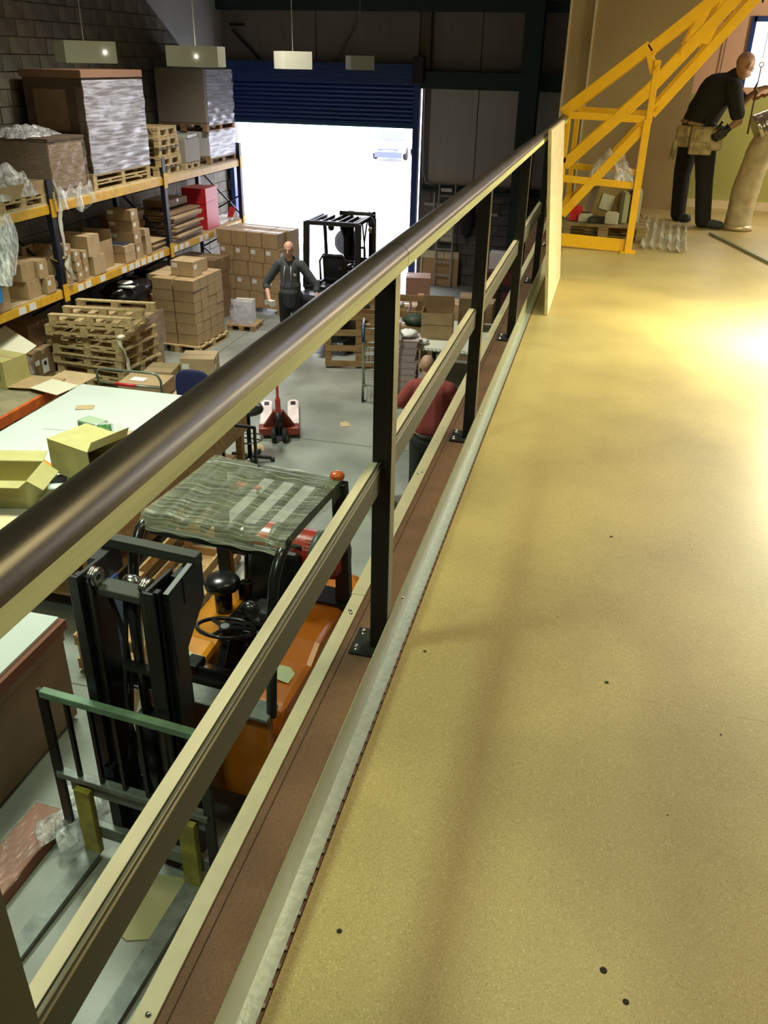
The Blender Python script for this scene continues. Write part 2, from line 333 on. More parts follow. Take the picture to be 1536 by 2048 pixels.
# ------------------------------------------------------------------ mezzanine
XE = -0.605
mz = sempty('floor_mezzanine')
yb = [-2.0, -0.6, 1.83, 4.27, 6.67, 9.07, 11.5]
for i in range(6):
    for j, (x0, x1) in enumerate([(-0.39, 1.95), (1.9504, 4.3)]):
        g = G(); g.bb(x0 + 0.0, x1, yb[i], yb[i + 1] - 0.0004, M0 - 0.022, M0); part('chipboard_panel', g, chip, mz)
for i in range(6):
    g = G(); g.bb(-0.575, -0.392, yb[i], yb[i + 1] - 0.001, M0 - 0.022, M0 - 0.001); part('edge_strip', g, chip_dirty, mz)
g = G(); g.bb(-0.5460, -0.5445, -2, 11.4, M0 - 0.002, M0 + 0.0006); part('strip_joint', g, mat('joint_dark2', (0.06, 0.035, 0.02), 0.9), mz)
hole = mat('drill_hole_dark', (0.03, 0.02, 0.012), 0.9)
for (x, y, r) in [(-0.31, 0.99, .0055), (.18, 1.04, .007), (.22, .99, .006), (.17, 1.88, .006), (.17, 2.70, .006), (-.33, 1.88, .005), (0.02, 2.15, .002), (.31, 1.45, .002), (0.45, 1.75, .003)]:
    g = G(); g.lathe([(0.0, 0.0009), (r * 0.8, 0.0009), (r, 0.0004)], (x, y, M0), n=12); part('drill_hole', g, hole, mz)
g = G(); g.bb(-0.606, 4.3, -2, 11.5, M0 - 0.05, M0 - 0.023); part('steel_deck', g, gplate, mz)
for y in [-1.5 + 1.2 * k for k in range(11)]:
    g = G(); g.bb(-0.55, 4.3, y, y + 0.06, M0 - 0.25, M0 - 0.051); part('joist', g, galv, mz)
tr = sempty('trim_8')
for y0, y1, dx in [(-2, 2.1, 0.0), (2.1, 5.1, 0.004), (5.1, 8.0, 0.0), (8.0, 11.4, .003)]:
    g = G(); g.bb(XE - dx, -0.566, y0, y1 - 0.003, M0 - 0.24, M0 + 0.004); part('edge_channel', g, cream, tr)
screw = G(); screw.lathe([(0, 0.005), (0.0045, 0.004), (0.006, 0.0)], n=8); scm = screw.mesh('screw', steel)
for y in (0.75, 1.995, 2.01, 3.0, 3.02, 3.36, 4.5, 4.53, 5.6, 5.62): part('screw', scm, None, tr, loc=(-0.592 + (y * 37 % 1) * 0.015, y, M0 + 0.004))
# kick plate angle
kp = thing('kick_plate', 'galvanised steel kick plate angle along the foot of the railing', 'kick plate', (-0.433, 3, M0))
g = G(); g.bb(0, 0.003, -4.8, 5.05, 0.0, 0.106); part('upright_leg', g, mat('galvanised_matt', (0.30, 0.30, 0.19), 0.42, 0.2, nz=0.08, ns=20), kp)
g = G(); g.bb(0.003, 0.036, -4.8, 5.05, 0.0005, 0.004); part('floor_leg', g, mat('galvanised_painted_reflection', (0.62, 0.72, 0.70), 0.30, 0.6, nz=0.12, ns=60, bump=0.08, bs=150), kp)  # same steel as the upright leg; bluish reflection put into the colour
g = G()
for k in range(260): g.bb(0.036, 0.041, -4.7 + k * 0.0375, -4.692 + k * 0.0375, 0.0005, 0.004)
part('serrated_edge', g, steel, kp, kind='stuff')
for y in (-0.98, 0.55, 2.1): part('screw', scm, None, kp, loc=(0.003, y, 0.07), rot=(0, PI / 2, 0))
# guard railing
gr = thing('guard_railing', 'long guard railing of black posts with brown steel handrail along the mezzanine edge', 'railing', (-0.458, 3, M0))
PY = [0.374, 1.871, 3.43, 5.02, 6.60, 8.12]
for i, y in enumerate(PY):
    yy = y - 3
    g = G(); g.bb(-0.024, 0.024, yy - 0.025, yy + 0.025, 0.008, 1.045); p = part('post', g, postm, gr, 0.003)
    g = G(); g.bb(0.0240, 0.0246, yy - 0.0235, yy + 0.0235, 0.11, 1.04); part('post_side', g, sidegl, p)
    g = G(); g.bb(-0.076, 0.023, yy - 0.06, yy + 0.06, 0.0, 0.009); part('base_plate', g, mat('black_plate', (0.02, 0.02, 0.02), 0.6, nz=0.4, ns=40), p, 0.001)
    for (dx, dy) in ((-0.058, -0.038), (-0.058, 0.038)):
        g = G(); g.lathe([(0, 0.010), (0.005, 0.0095), (0.0075, 0.006), (0.0075, 0.0), (0.011, 0.0), (0.011, -0.001)], (dx, yy + dy, 0.0095), n=10); part('bolt', g, steel, p)
def midseg(y0, y1):
    y0 -= 3; y1 -= 3
    g = G(); g.bb(-0.032, 0.000, y0, y1, 0.505, 0.579); m_ = part('mid_rail', g, greenm, gr, 0.002)
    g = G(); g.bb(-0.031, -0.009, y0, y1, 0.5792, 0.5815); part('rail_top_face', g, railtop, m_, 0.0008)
    g = G(); g.bb(-0.005, -0.001, y0, y1, 0.579, 0.5825); g.bb(0.0, 0.0022, y0, y1, 0.571, 0.5745); part('rail_bead', g, mat('bead_metal', (0.45, 0.42, 0.33), 0.3, 0.8), m_)
for i in range(5): midseg(PY[i] + 0.026, PY[i + 1] - 0.026)
midseg(-1.0, PY[0] - 0.026)
def handseg(y0, y1, dx0=0, dx1=0, dz=0.0):
    y0 -= 3; y1 -= 3
    prof = []
    for k in range(13):
        a = PI * k / 12; prof.append((0.033 * math.cos(a), 1.071 + dz + 0.026 * math.sin(a)))
    prof = [(0.031, 1.046 + dz), (0.031, 1.066 + dz), (0.033, 1.067 + dz)] + prof[1:] + [(-0.031, 1.066 + dz), (-0.031, 1.046 + dz)]
    n = len(prof); vs = [(x + dx0, y0, z) for x, z in prof] + [(x + dx1, y1, z) for x, z in prof]
    g = G(); g.add(vs, [(i, (i + 1) % n, n + (i + 1) % n, n + i) for i in range(n)], False); g.add(vs, [tuple(reversed(range(n))), tuple(range(n, 2 * n))])
    g.sm = [3 <= i < 14 for i in range(n)] + [False, False]
    h = part('handrail', g, handr, gr)
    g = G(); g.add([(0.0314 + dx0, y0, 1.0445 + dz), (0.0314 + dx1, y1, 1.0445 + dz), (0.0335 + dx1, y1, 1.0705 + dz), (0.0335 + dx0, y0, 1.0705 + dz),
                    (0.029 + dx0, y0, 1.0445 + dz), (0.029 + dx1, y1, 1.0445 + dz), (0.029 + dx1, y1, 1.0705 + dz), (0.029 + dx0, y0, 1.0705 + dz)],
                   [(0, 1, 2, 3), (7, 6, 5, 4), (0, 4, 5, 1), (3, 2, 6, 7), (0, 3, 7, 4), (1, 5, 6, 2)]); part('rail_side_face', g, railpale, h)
handseg(-1.0, 1.93, 0.0, 0.0)
handseg(1.934, 8.16, 0.0, 0.012, 0.0)
# leaning plywood
g = G(); g.box((0, 0, 0.56), (0.02, 1.18, 1.12)); 
one('plywood_sheet', g, ply, 'pale plywood sheet leaning on edge against the far end of the railing', 'board', (-0.292, 6.22, M0 + 0.003), (0, math.radians(-5.0), math.radians(-0.2)))
# partition and rear mezzanine wall
oliv = mat('cream_plasterboard', (0.42, 0.33, 0.17), 0.7, nz=0.05, ns=2)
w2 = sempty('wall_partition')
for i, (x0, x1) in enumerate([(-0.66, -0.40), (-0.395, 0.74)]):
    g = G(); g.bb(x0, x1, 10.86, 10.98, M0, 7.6); part('plasterboard_panel', g, oliv, w2)
for x in (-0.665, -0.402): 
    g = G(); g.bb(x - 0.008, x + 0.012, 10.835, 10.86, M0, 7.6); part('joint_strip', g, cream, w2)
w3 = sempty('wall_mezzanine_rear')
peach = mat('peach_painted_wall', (0.70, 0.46, 0.34), 0.6, nz=0.04, ns=2)
WY = 11.3
WX0, WX1, WZ0, WZ1 = 1.29, 2.6, 4.33, 5.02
g = G(); g.bb(0.5, WX0, WY, WY + 0.15, 4.25, 8); g.bb(WX1, 6, WY, WY + 0.15, 4.25, 8); g.bb(WX0, WX1, WY, WY + 0.15, 4.25, WZ0); g.bb(WX0, WX1, WY, WY + 0.15, WZ1, 8); part('upper_wall', g, peach, w3)
g = G(); g.bb(0.5, 6, WY - 0.06, WY + 0.14, M0, 4.25); part('dado_wall', g, mat('olive_dado', (0.40, 0.42, 0.13), 0.55, nz=0.04, ns=2), w3)
g = G(); g.bb(0.74, 6, WY - 0.09, WY - 0.06, M0, M0 + 0.09); struct('baseboard_rear', g, cream)
g = G(); g.bb(0.9, 6, WY - 0.12, WY - 0.0, 5.22, 5.34); struct('trim_9', g, mat('grey_trunking', (0.42, 0.38, 0.30), 0.4, 0.2))
wn = sempty('window_1')
g = G()
for (a, b, c, e) in [(WX0 - 0.02, WX0 + 0.03, WZ0, WZ1), (WX1 - 0.05, WX1, WZ0, WZ1), (WX0, WX1, WZ1 - 0.05, WZ1), (1.95, 1.99, WZ0, WZ1)]: g.bb(a, b, WY - 0.02, WY + 0.1, c, e)
part('window_frame', g, mat('window_blue', (0.02, 0.06, 0.30), 0.4), wn)
gl = mat('window_glass', (1, 1, 1), 0.05); 
_gm = film('pane_glass', (0.95, 0.97, 1), 0.06, 0.02, 2, (1, 1, 1), 0.0)
g = G(); g.bb(WX0 + 0.03, WX1 - 0.05, WY + 0.03, WY + 0.036, WZ0, WZ1 - 0.05); part('pane', g, _gm, wn)
g = G(); g.tube([(1.18, WY - 0.02, 5.22), (1.2, WY - 0.02, 5.12), (1.05, WY - 0.02, 4.98), (0.98, WY - 0.02, 4.97), (0.9, WY - 0.02, 5.02)], 0.004, 6); g.tube([(1.05, WY - 0.02, 5.2), (1.03, WY - 0.02, 4.4)], 0.005, 6)
one('loose_cable', g, mat('cable_brown', (0.14, 0.10, 0.07)), 'thin loose cable looping on the peach wall under the trunking', 'cable')
# ------------------------------------------------------------------ yellow pallet gate
gt = thing('pallet_safety_gate', 'yellow up-and-over pallet gate standing at the mezzanine edge', 'safety gate', (-0.1, 8.05, M0))
def gb_(name, p, q, w, h, Y=8.05, m=yel, par=gt):
    o_ = Vector((-0.1, 8.05, M0)); g = G(); g.bar(Vector((p[0], Y, p[1])) - o_, Vector((q[0], Y, q[1])) - o_, w, h, (0, 0, 1)); return part(name, g, m, par, 0.003)
for Y, tagn in ((8.05, 'near'), (9.15, 'far')):
    s = Y / 8.05
    def P2(x, z, s=s): return (x + (0.03 if s > 1 else 0), z)
    gb_('toe_board', P2(-0.37, 3.115), P2(0.20, 3.095), 0.012, 0.11, Y)
    gb_('upright', P2(0.235, M0 + 0.01), P2(0.235, 4.12), 0.06, 0.08, Y)
    gb_('upright_extension', P2(0.245, 4.1), P2(0.245, 4.56), 0.05, 0.06, Y)
    gb_('upright', P2(-0.42, M0 + 0.01), P2(-0.42, 4.12), 0.05, 0.05, Y)
    gb_('cross_rail', P2(-0.42, 4.135), P2(0.22, 4.12), 0.045, 0.055, Y)
    gb_('cross_rail', P2(-0.40, 3.63), P2(0.2, 3.60), 0.045, 0.055, Y)
    gb_('handrail_arm', P2(-0.47, 4.15), P2(0.17, 4.66), 0.05, 0.085, Y)
    gb_('handrail_arm', P2(0.17, 4.63), P2(0.95, 5.28), 0.05, 0.085, Y)
    gb_('short_strut', P2(0.17, 4.62), P2(0.23, 4.46), 0.03, 0.06, Y)
    gb_('upper_arm', P2(-0.41, 3.74), P2(0.2, 4.33), 0.05, 0.09, Y)
    gb_('upper_arm', P2(0.2, 4.33), P2(1.0, 5.28), 0.05, 0.09, Y)
    gb_('lower_arm', P2(-0.38, 3.33), P2(0.2, 4.05), 0.05, 0.075, Y)
    gb_('lower_arm', P2(0.26, 4.16), P2(1.1, 5.25), 0.05, 0.075, Y)
    gb_('arm_post', P2(0.46, 4.68), P2(0.62, 5.1), 0.04, 0.07, Y)
    gb_('arm_post', P2(0.58, 4.68), P2(0.72, 5.1), 0.04, 0.07, Y)
    g = G(); g.bb(0.27, 0.40, Y - 8.05 - 0.06, Y - 8.05 + 0.06, 0, 0.012); part('foot_plate', g, yel, gt)
for (x, z) in ((-0.45, 4.16), (0.96, 5.2), (0.2, 4.62), (-0.38, 3.36)):
    g = G(); g.bar((x + 0.1, 0.02, z - M0), (x + 0.1, 1.08, z - M0), 0.05, 0.05); part('side_bar', g, yel, gt)
for (x, z) in ((0.247, 4.5), (-0.4, 3.75), (0.3, 4.2), (0.42, 4.62)):
    g = G(); g.cyl((x + 0.1, -0.045, z - M0), (x + 0.1, -0.02, z - M0), 0.014, 10); part('pivot_bolt', g, yel, gt)
# ================================================================== pallets and cartons
def make_pallet(label, loc, rz=0, m=wood, group=None, w=1.2, d=1.0, tilt=(0, 0), h=0.144):
    t = thing('wooden_pallet', label, 'pallet', loc, rz, group, tilt[0], tilt[1])
    for k in range(5):
        g = G(); y = -d / 2 + 0.055 + k * (d - 0.11) / 4; g.bb(-w / 2, w / 2, y - 0.05, y + 0.05, h - 0.02, h); part('deck_board', g, m, t)
    for i in range(3):
        x = -w / 2 + 0.05 + i * (w - 0.1) / 2
        g = G(); g.bb(x - 0.048, x + 0.048, -d / 2, d / 2, h - 0.042, h - 0.021); part('stringer_board', g, m, t)
        g = G(); g.bb(x - 0.048, x + 0.048, -d / 2, d / 2, 0.0, 0.02); part('base_board', g, m, t)
        for j in range(3):
            y = -d / 2 + 0.06 + j * (d - 0.12) / 2
            g = G(); g.bb(x - 0.046, x + 0.046, y - 0.055, y + 0.055, 0.0205, h - 0.043); part('spacer_block', g, m, t)
    return t
_bx = {}
def carton(label, loc, size, rz=0, m=card, group=None, lab=True, tape='y', name='carton', tilt=(0, 0), lean=0):
    """closed carton standing on loc (base centre); flaps meet under a strip of tape"""
    w, d, h = size; key = (round(w, 3), round(d, 3), round(h, 3), m.name)
    if key not in _bx:
        g = G(); g.box((0, 0, h / 2), (w - 0.012, d - 0.012, h - 0.004))
        t = G(); t.bb(-w / 2 + 0.005, w / 2 - 0.005, -0.025, 0.025, h - 0.004, h - .0005); t.bb(w / 2 - 0.008, w / 2 - 0.0050, -0.025, 0.025, h - 0.06, h); t.bb(-w / 2 + 0.0050, -w / 2 + 0.008, -0.025, 0.025, h - 0.06, h)
        l = G(); l.bb(-w / 2 + 0.03, -w / 2 + 0.03 + min(0.1, w * .3), -d / 2 + 0.0045, -d / 2 + 0.008, h * 0.55, h * 0.55 + min(0.08, h * 0.3))
        l2 = G(); l2.bb(w / 2 - 0.008, w / 2 - 0.0045, -d / 2 + 0.04, -d / 2 + 0.04 + min(0.1, d * .3), h * 0.5, h * 0.5 + min(0.07, h * 0.3))
        _bx[key] = (g.mesh('carton', m), t.mesh('tape', tapem), l.mesh('label', paper), l2.mesh('label', paper))
    a, b, c, c2 = _bx[key]
    o = part(name, a, None, None, 0, loc, (tilt[0], tilt[1], rz)); tag(o, label, 'box', group)
    part('tape', b, None, o)
    if lab: part('shipping_label', c, None, o); part('shipping_label', c2, None, o)
    return o
def open_carton(label, loc, size, rz=0, m=card, flaps=(60, 20, 60, 20), group=None, inner=None, tilt=(0, 0), ry90=False):
    w, d, h = size; t = 0.006
    o = thing('open_carton', label, 'box', loc, rz, group, tilt[0], PI / 2 if ry90 else tilt[1])
    g = G(); g.bb(-w / 2, w / 2, -d / 2, d / 2, 0, t)
    g.bb(-w / 2, -w / 2 + t, -d / 2, d / 2, t, h); g.bb(w / 2 - t, w / 2, -d / 2, d / 2, t, h); g.bb(-w / 2 + t, w / 2 - t, -d / 2, -d / 2 + t, t, h); g.bb(-w / 2 + t, w / 2 - t, d / 2 - t, d / 2, t, h)
    part('carton_body', g, m, o)
    fl = min(w, d) * .38
    for i, a in enumerate(flaps):   # -y, +x, +y, -x ; angle from horizontal outward
        if a is None: continue
        a = math.radians(a); c, s = math.cos(a), math.sin(a); g = G()
        ln = fl
        if i == 0: vs = [(-w / 2, -d / 2, h), (w / 2, -d / 2, h), (w / 2 - .01, -d / 2 - c * ln, h + s * ln), (-w / 2 + .01, -d / 2 - c * ln, h + s * ln)]
        if i == 2: vs = [(-w / 2, d / 2, h), (w / 2, d / 2, h), (w / 2 - .01, d / 2 + c * ln, h + s * ln), (-w / 2 + .01, d / 2 + c * ln, h + s * ln)]
        if i == 1: vs = [(w / 2, -d / 2, h), (w / 2, d / 2, h), (w / 2 + c * ln, d / 2 - .01, h + s * ln), (w / 2 + c * ln, -d / 2 + .01, h + s * ln)]
        if i == 3: vs = [(-w / 2, -d / 2, h), (-w / 2, d / 2, h), (-w / 2 - c * ln, d / 2 - .01, h + s * ln), (-w / 2 - c * ln, -d / 2 + .01, h + s * ln)]
        v = [Vector(p) for p in vs]; nrm = (v[1] - v[0]).cross(v[2] - v[0]).normalized() * 0.005
        g.ext(v, nrm); part('flap', g, m, o)
    return o
# ================================================================== forklift
def forklift(label, loc, rz, body_m, cw_m, tank, wrap, backrest=True, shank=brassy, dx=-0.22):
    f = thing('forklift', label, 'forklift', loc, rz)
    P_ = lambda n, g, m, b=0, par=f, **k: part(n, g, m, par, b, **k)
    g = G(); g.bb(-.44, .44, -.55, .62, .22, .62); P_('chassis', g, body_m, .03)
    # side fenders, sloped and rounded
    for s in (-1, 1):
        m_ = body_m if s < 0 else cw_m
        g = G(); xs = (s * .22, s * .48) if s > 0 else (-.48, -.22)
        pr = [(-.60, .55), (-.60, .86), (-.50, .98), (-.30, 1.0), (-.10, 1.02), (.05, 1.10), (.45, 1.12), (.52, 1.05), (.52, .4), (.2, .3), (-.3, .3)]
        g.ext([(xs[0], y, z) for y, z in pr], (xs[1] - xs[0], 0, 0)); P_('side_fender', g, m_, .045)
        g = G(); g.bar((s * .475, -.5, .9), (s * .475, .4, 1.03), .012, .02); P_('fender_crease', g, m_)
    g = G(); g.bb(-.45, .45, -.67, -.61, .32, 1.04); cw = P_('front_cowl', g, orange2 if body_m is orange else body_m, .02)
    g = G(); g.bb(-.46, .46, -.72, -.56, 1.04, 1.07); P_('cowl_top', g, gplate, .01)
    g = G(); g.bb(-.36, -.24, -.674, -.670, .82, .96); P_('warning_label', g, paper)
    g = G(); g.bb(-.345, -.255, -.6755, -.6735, .835, .925); g.bb(-.33, -.27, -.676, -.673, .93, .95); P_('label_print', g, black)
    g = G(); g.bb(-.22, .22, -.6, .0, .60, .64); g.bb(-.2, .2, -.58, -.3, .64, .70); P_('floor_plate', g, gplate, .01)
    g = G(); g.bb(-.25, .25, -.05, .46, .62, 1.06); P_('engine_hood', g, black, .03)
    g = G(); g.bb(-.21, .21, -.08, .34, 1.06, 1.16); st = P_('seat', g, satin, .04)
    g = G(); g.box((0, .36, 1.33), (.40, .09, .42), rx=-.15); P_('seat_back', g, satin, .04)
    g = G(); g.tube([(-.24, .38, 1.12), (-.24, .42, 1.45), (-.17, .43, 1.56), (.17, .43, 1.56), (.24, .42, 1.45), (.24, .38, 1.12)], .018, 8); P_('seat_frame', g, satin)
    g = G(); g.box((.05, .1, 1.2), (.2, .26, .06)); g.cyl((.1, .02, 1.2), (.1, .02, 1.3), .05, 12); P_('seat_cushion', g, mat('seat_grey', (.04, .04, .04), .5), .02)
    # counterweight
    g = G(); pr = [(-.48, .50), (.48, .50), (.47, .95), (.36, 1.12), (-.36, 1.12), (-.47, .95)]
    g.ext([(x, y, .22) for x, y in pr], (0, 0, .78)); P_('counterweight', g, cw_m, .07)
    g = G(); g.bb(-.47, .47, .42, .62, .98, 1.05); P_('rear_deck', g, black, .01)
    # wheels
    for s in (-1, 1):
        g = G(); g.lathe([(0, -.09), (.2, -.09), (.27, -.07), (.28, 0), (.27, .07), (.2, .09), (0, .09)], (s * .42, -.62, .28), (1, 0, 0), 22); w = P_('front_wheel', g, rubber)
        g = G(); g.lathe([(0, .095), (.12, .095), (.13, .08)], (s * .42, -.62, .28), (s, 0, 0), 16); P_('hub', g, orange2, par=w)
        g = G(); g.lathe([(0, -.07), (.16, -.07), (.21, -.05), (.21, .05), (.16, .07), (0, .07)], (s * .40, .78, .21), (1, 0, 0), 20); P_('rear_wheel', g, rubber)
    # overhead guard
    gu = G()
    for s in (-1, 1):
        gu.bar((s * .43, .45, 2.08), (s * .43, -.36, 2.08), .06, .06)
        P0 = G(); P0.tube([(s * .45, -.34, 2.08), (s * .455, -.45, 2.04), (s * .455, -.53, 1.94), (s * .455, -.57, 1.78), (s * .45, -.64, 1.04)], .032, 12); P_('front_pillar', P0, satin)
        P0 = G(); P0.bar((s * .455, .45, 2.10), (s * .465, .52, 1.0), .10, .07, (0, 1, 0)); P_('rear_pillar', P0, black, .008)
    gu.bar((-.46, .45, 2.08), (.46, .45, 2.08), .06, .07); gu.bar((-.42, -.40, 2.02), (.42, -.40, 2.02), .045, .045)
    P_('guard_frame', gu, black, .008)
    for k in range(6):
        x = -.36 + k * .144; g = G(); g.bar((x, .45, 2.085), (x, -.38, 2.075), .028, .045); P_('guard_bar', g, black)
    if wrap:
        def wf(u, v):
            x = -.47 + .94 * u; y = .47 - 1.0 * v
            z = 2.125 + .006 * math.sin(x * 31 + y * 5) + .005 * math.sin(x * 13) * math.sin(y * 17)
            if v > .84: z -= (v - .84) * .5; y = .47 - .86 + -(v - .84) * .35
            return (x, y, z)
        g = G(); g.sheet(wf, 40, 26); P_('stretch_wrap', g, wrapg)
        for s in (-1, 1):
            g = G(); g.sheet(lambda u, v: (s * (.47 + .004 * math.sin(u * 40)), .47 - .84 * u, 2.125 - .10 * v - .02 * math.sin(u * 9) * v), 20, 3); P_('wrap_edge', g, wrapg)
    # steering
    g = G(); g.bar((-.06, -.56, .66), (-.05, -.24, 1.2), .06, .06); g.box((-.04, -.42, 1.02), (.30, .14, .12), rx=-.5); g.box((-.2, -.42, 1.05), (.1, .12, .14)); P_('steering_column', g, satin, .01)
    c = Vector((-.08, -.2, 1.25)); q = Euler((math.radians(-18), 0, 0)).to_matrix()
    g = G(); g.tube([c + q @ Vector((.185 * math.cos(a), .185 * math.sin(a), 0)) for a in [2 * PI * k / 32 for k in range(32)]], .014, 8, closed=True)
    for a in (0.5, 2.6, 4.7): g.bar(c, c + q @ Vector((.18 * math.cos(a), .18 * math.sin(a), 0)), .03, .01)
    g.cyl(c + Vector((0, 0, -.03)), c + Vector((0, 0, .02)), .045, 14); sw = P_('steering_wheel', g, satin)
    g = G(); g.cyl(c + Vector((0, -.01, .018)), c + Vector((0, -.01, .024)), .03, 14); P_('horn_button', g, mat('button_grey', (.35, .37, .4), .3), par=sw)
    for k in range(3):
        g = G(); g.cyl((.12 + k * .05, -.35, 1.0), (.11 + k * .05, -.28, 1.2), .007, 6); g.ell((.11 + k * .05, -.28, 1.21), (.02, .02, .02), 8, 5); P_('control_lever', g, satin)
    g = G(); g.lathe([(0, 0), (.06, 0), (.06, .2), (.045, .22), (.12, .25), (.125, .29), (.10, .32), (.03, .335), (0, .335)], (-.30, .16, 1.05), n=20); P_('air_intake', g, satin)
    g = G(); g.box((-.2, .3, 1.2), (.08, .06, .14)); g.tube([(-.2, .3, 1.25), (-.15, .38, 1.36), (-.1, .45, 1.3)], .015, 8); P_('hose_bracket', g, satin)
    if tank:
        g = G(); pr = [(0, 0), (.07, .003), (.125, .03), (.158, .08), (.162, .12), (.162, .60), (.155, .66), (.11, .72), (0, .735)]
        g.lathe(pr, (-.26, .55, 1.46), (1, 0, 0), 28); tk = P_('gas_cylinder', g, redp)
        for x in (.02, .34):
            g = G(); g.lathe([(.163, 0), (.172, 0), (.172, .05), (.163, .05)], (x - .1, .55, 1.46), (1, 0, 0), 28); P_('clamp_band', g, mat('band_grey', (.10, .13, .10), .4), par=tk)
        g = G(); g.lathe([(.11, -.1), (.12, -.1), (.12, .03), (.11, .03), (.10, .03), (.10, -.1)], (-.28, .55, 1.46), (1, 0, 0), 20); g.cyl((-.38, .55, 1.46), (-.24, .55, 1.46), .035, 10); g.ell((-.3, .55, 1.5), (.03, .05, .03)); P_('valve_guard', g, satin, par=tk)
        for r in range(4):
            g = G()
            for k in range(7): 
                wd = .012 + .006 * ((k * 7 + r * 3) % 3); xx = .20 + k * .022; a = math.radians(62 - r * 9)
                g.box((xx, .55 - .1635 * math.cos(a), 1.46 + .1635 * math.sin(a)), (wd, .002, .009), rx=a)
            P_('cylinder_print', g, mat('print_cream', (.75, .6, .5)), par=tk)
        g = G(); g.tube([(-.2, .48, 1.1), (-.2, .45, 1.3), (-.15, .42, 1.42)], .012, 6); g.bb(-.2, .5, .45, .65, 1.05, 1.14); g.bar((-.12, .5, 1.1), (-.12, .5, 1.34), .03, .03); g.bar((.42, .5, 1.1), (.42, .5, 1.34), .03, .03); P_('cylinder_cradle', g, black)
        g = G(); g.ell((.43, .47, 2.13), (.05, .05, .035)); P_('beacon', g, mat('amber_beacon', (.6, .12, .02), .3))
    for s in (-1, 1):
        g = G(); g.lathe([(0, 0), (.045, 0), (.06, -.03), (.05, -.07), (0, -.07)], (s * .38, -.66, 1.82), (0, 1, 0), 14)
        P_('work_lamp' if s < 0 else 'side_lamp', g, steel if s < 0 else satin)
    if tank:
        g = G(); g.sheet(lambda u, v: (-.42 + .17 * u, -.46 + .2 * v, 1.012 + .012 * math.sin(u * 6) * math.sin(v * 7) + .02 * v), 8, 8); P_('taped_note', g, mat('pale_green_sheet', (.50, .58, .36), .25))
        g = G(); g.sheet(lambda u, v: (.27 + .13 * u, -.30 + .14 * v, 1.016 + .006 * math.sin(u * 5)), 4, 4); P_('taped_note', g, mat('pale_green_sheet', (.50, .58, .36), .25))
        g = G(); g.bb(.47, .486, .1, .3, .74, .86); P_('vent_plate', g, black)
        g = G(); g.bb(.2, .52, -.5, -.25, .3, .34); P_('access_step', g, orange2, .01)
    # mast
    x0 = dx
    for s in (-1, 1):
        g = G(); X = x0 + s * .21
        g.bb(X - .012, X + .012, -1.06, -.82, .08, 2.08)          # web of inner channel
        g.bb(X - .05, X + .012, -1.08, -1.06, .08, 2.08) if s < 0 else g.bb(X - .012, X + .05, -1.08, -1.06, .08, 2.08)
        g.bb(X - .05, X + .05, -1.03, -.99, .1, 2.06)
        P_('mast_rail', g, black, .003)
        g = G(); X2 = x0 + s * .265
        g.bb(X2 - .03, X2 + .03, -1.0, -.86, .06, 1.98); g.bb(X2 - .04, X2 + .04, -.86, -.66, 1.90, 2.06)
        if s > 0: g.ext([(X2 + .0, -.66, 2.1), (X2 + .0, -1.0, 2.04), (X2, -.98, 1.5), (X2, -.66, 1.82)], (.035, 0, 0))
        P_('outer_channel', g, black, .003)
        g = G(); g.lathe([(.02, -.02), (.055, -.02), (.055, -.008), (.045, -.008), (.045, .008), (.055, .008), (.055, .02), (.02, .02)], (x0 + s * .16, -.98, 2.04), (1, 0, 0), 18); P_('chain_pulley', g, steel)
        g = G(); g.bar((x0 + s * .16, -1.035, 2.02), (x0 + s * .16, -1.035, .75), .02, .012); P_('lift_chain', g, mat('chain_metal', (.05, .05, .045), .35, .7))
    g = G(); g.bb(x0 - .31, x0 + .31, -.73, -.66, 2.06, 2.12); P_('mast_head_bar', g, mat('dusty_black', (.05, .05, .04), .6), .004)
    g = G(); g.bb(x0 - .17, x0 + .17, -1.0, -.88, 1.93, 1.98); P_('mast_cross_plate', g, mat('dusty_black', (.05, .05, .04), .6), .01)
    for z in (1.2, .35):
        g = G(); g.bb(x0 - .25, x0 + .25, -.84, -.80, z, z + .1); P_('mast_tie', g, black)
    g = G(); g.cyl((x0, -.92, .15), (x0, -.92, 1.1), .05, 14); g.cyl((x0, -.92, 1.1), (x0, -.92, 1.94), .03, 12); P_('lift_ram', g, satin)
    for k, (xa, am) in enumerate([(-.14, .05), (-.05, -.05), (.06, .06), (.12, .03)]):
        g = G(); g.tube([(x0 + xa + am * math.sin(t * 3.1), -.93 + .04 * math.sin(t * 5 + k), 1.93 - 1.25 * t) for t in [i / 12 for i in range(13)]], .014, 8); P_('hydraulic_hose', g, rubber)
    g = G(); g.box((x0 + .02, -.95, 1.45), (.2, .05, .04)); P_('hose_clamp', g, satin)
    # carriage and forks
    y = -1.14
    for z in (.20, .56):
        g = G(); g.bb(x0 - .47, x0 + .47, y, y + .05, z - .05, z + .05); P_('carriage_bar', g, gplate, .006)
    for s in (-1, 1):
        g = G(); g.bb(x0 + s * .2 - .03, x0 + s * .2 + .03, y + .04, y + .1, .15, .75); P_('carriage_plate', g, black)
    if backrest:
        g = G(); g.bar((x0 - .54, y, 1.26), (x0 + .50, y, 1.26), .05, .045); P_('backrest_top_bar', g, gpaint, .004)
        g = G(); g.bar((x0 - .54, y, .64), (x0 + .50, y, .64), .06, .04); P_('backrest_low_bar', g, gplate, .004)
        for k, x in enumerate([-.54, -.38, -.22, -.06, .10, .26, .50]):
            e = k in (0, 6); g = G(); g.bb(x0 + x - (.03 if e else .012), x0 + x + (.03 if e else .012), y - .012, y + .012, .22 if e else .66, 1.28); P_('backrest_bar', g, black)
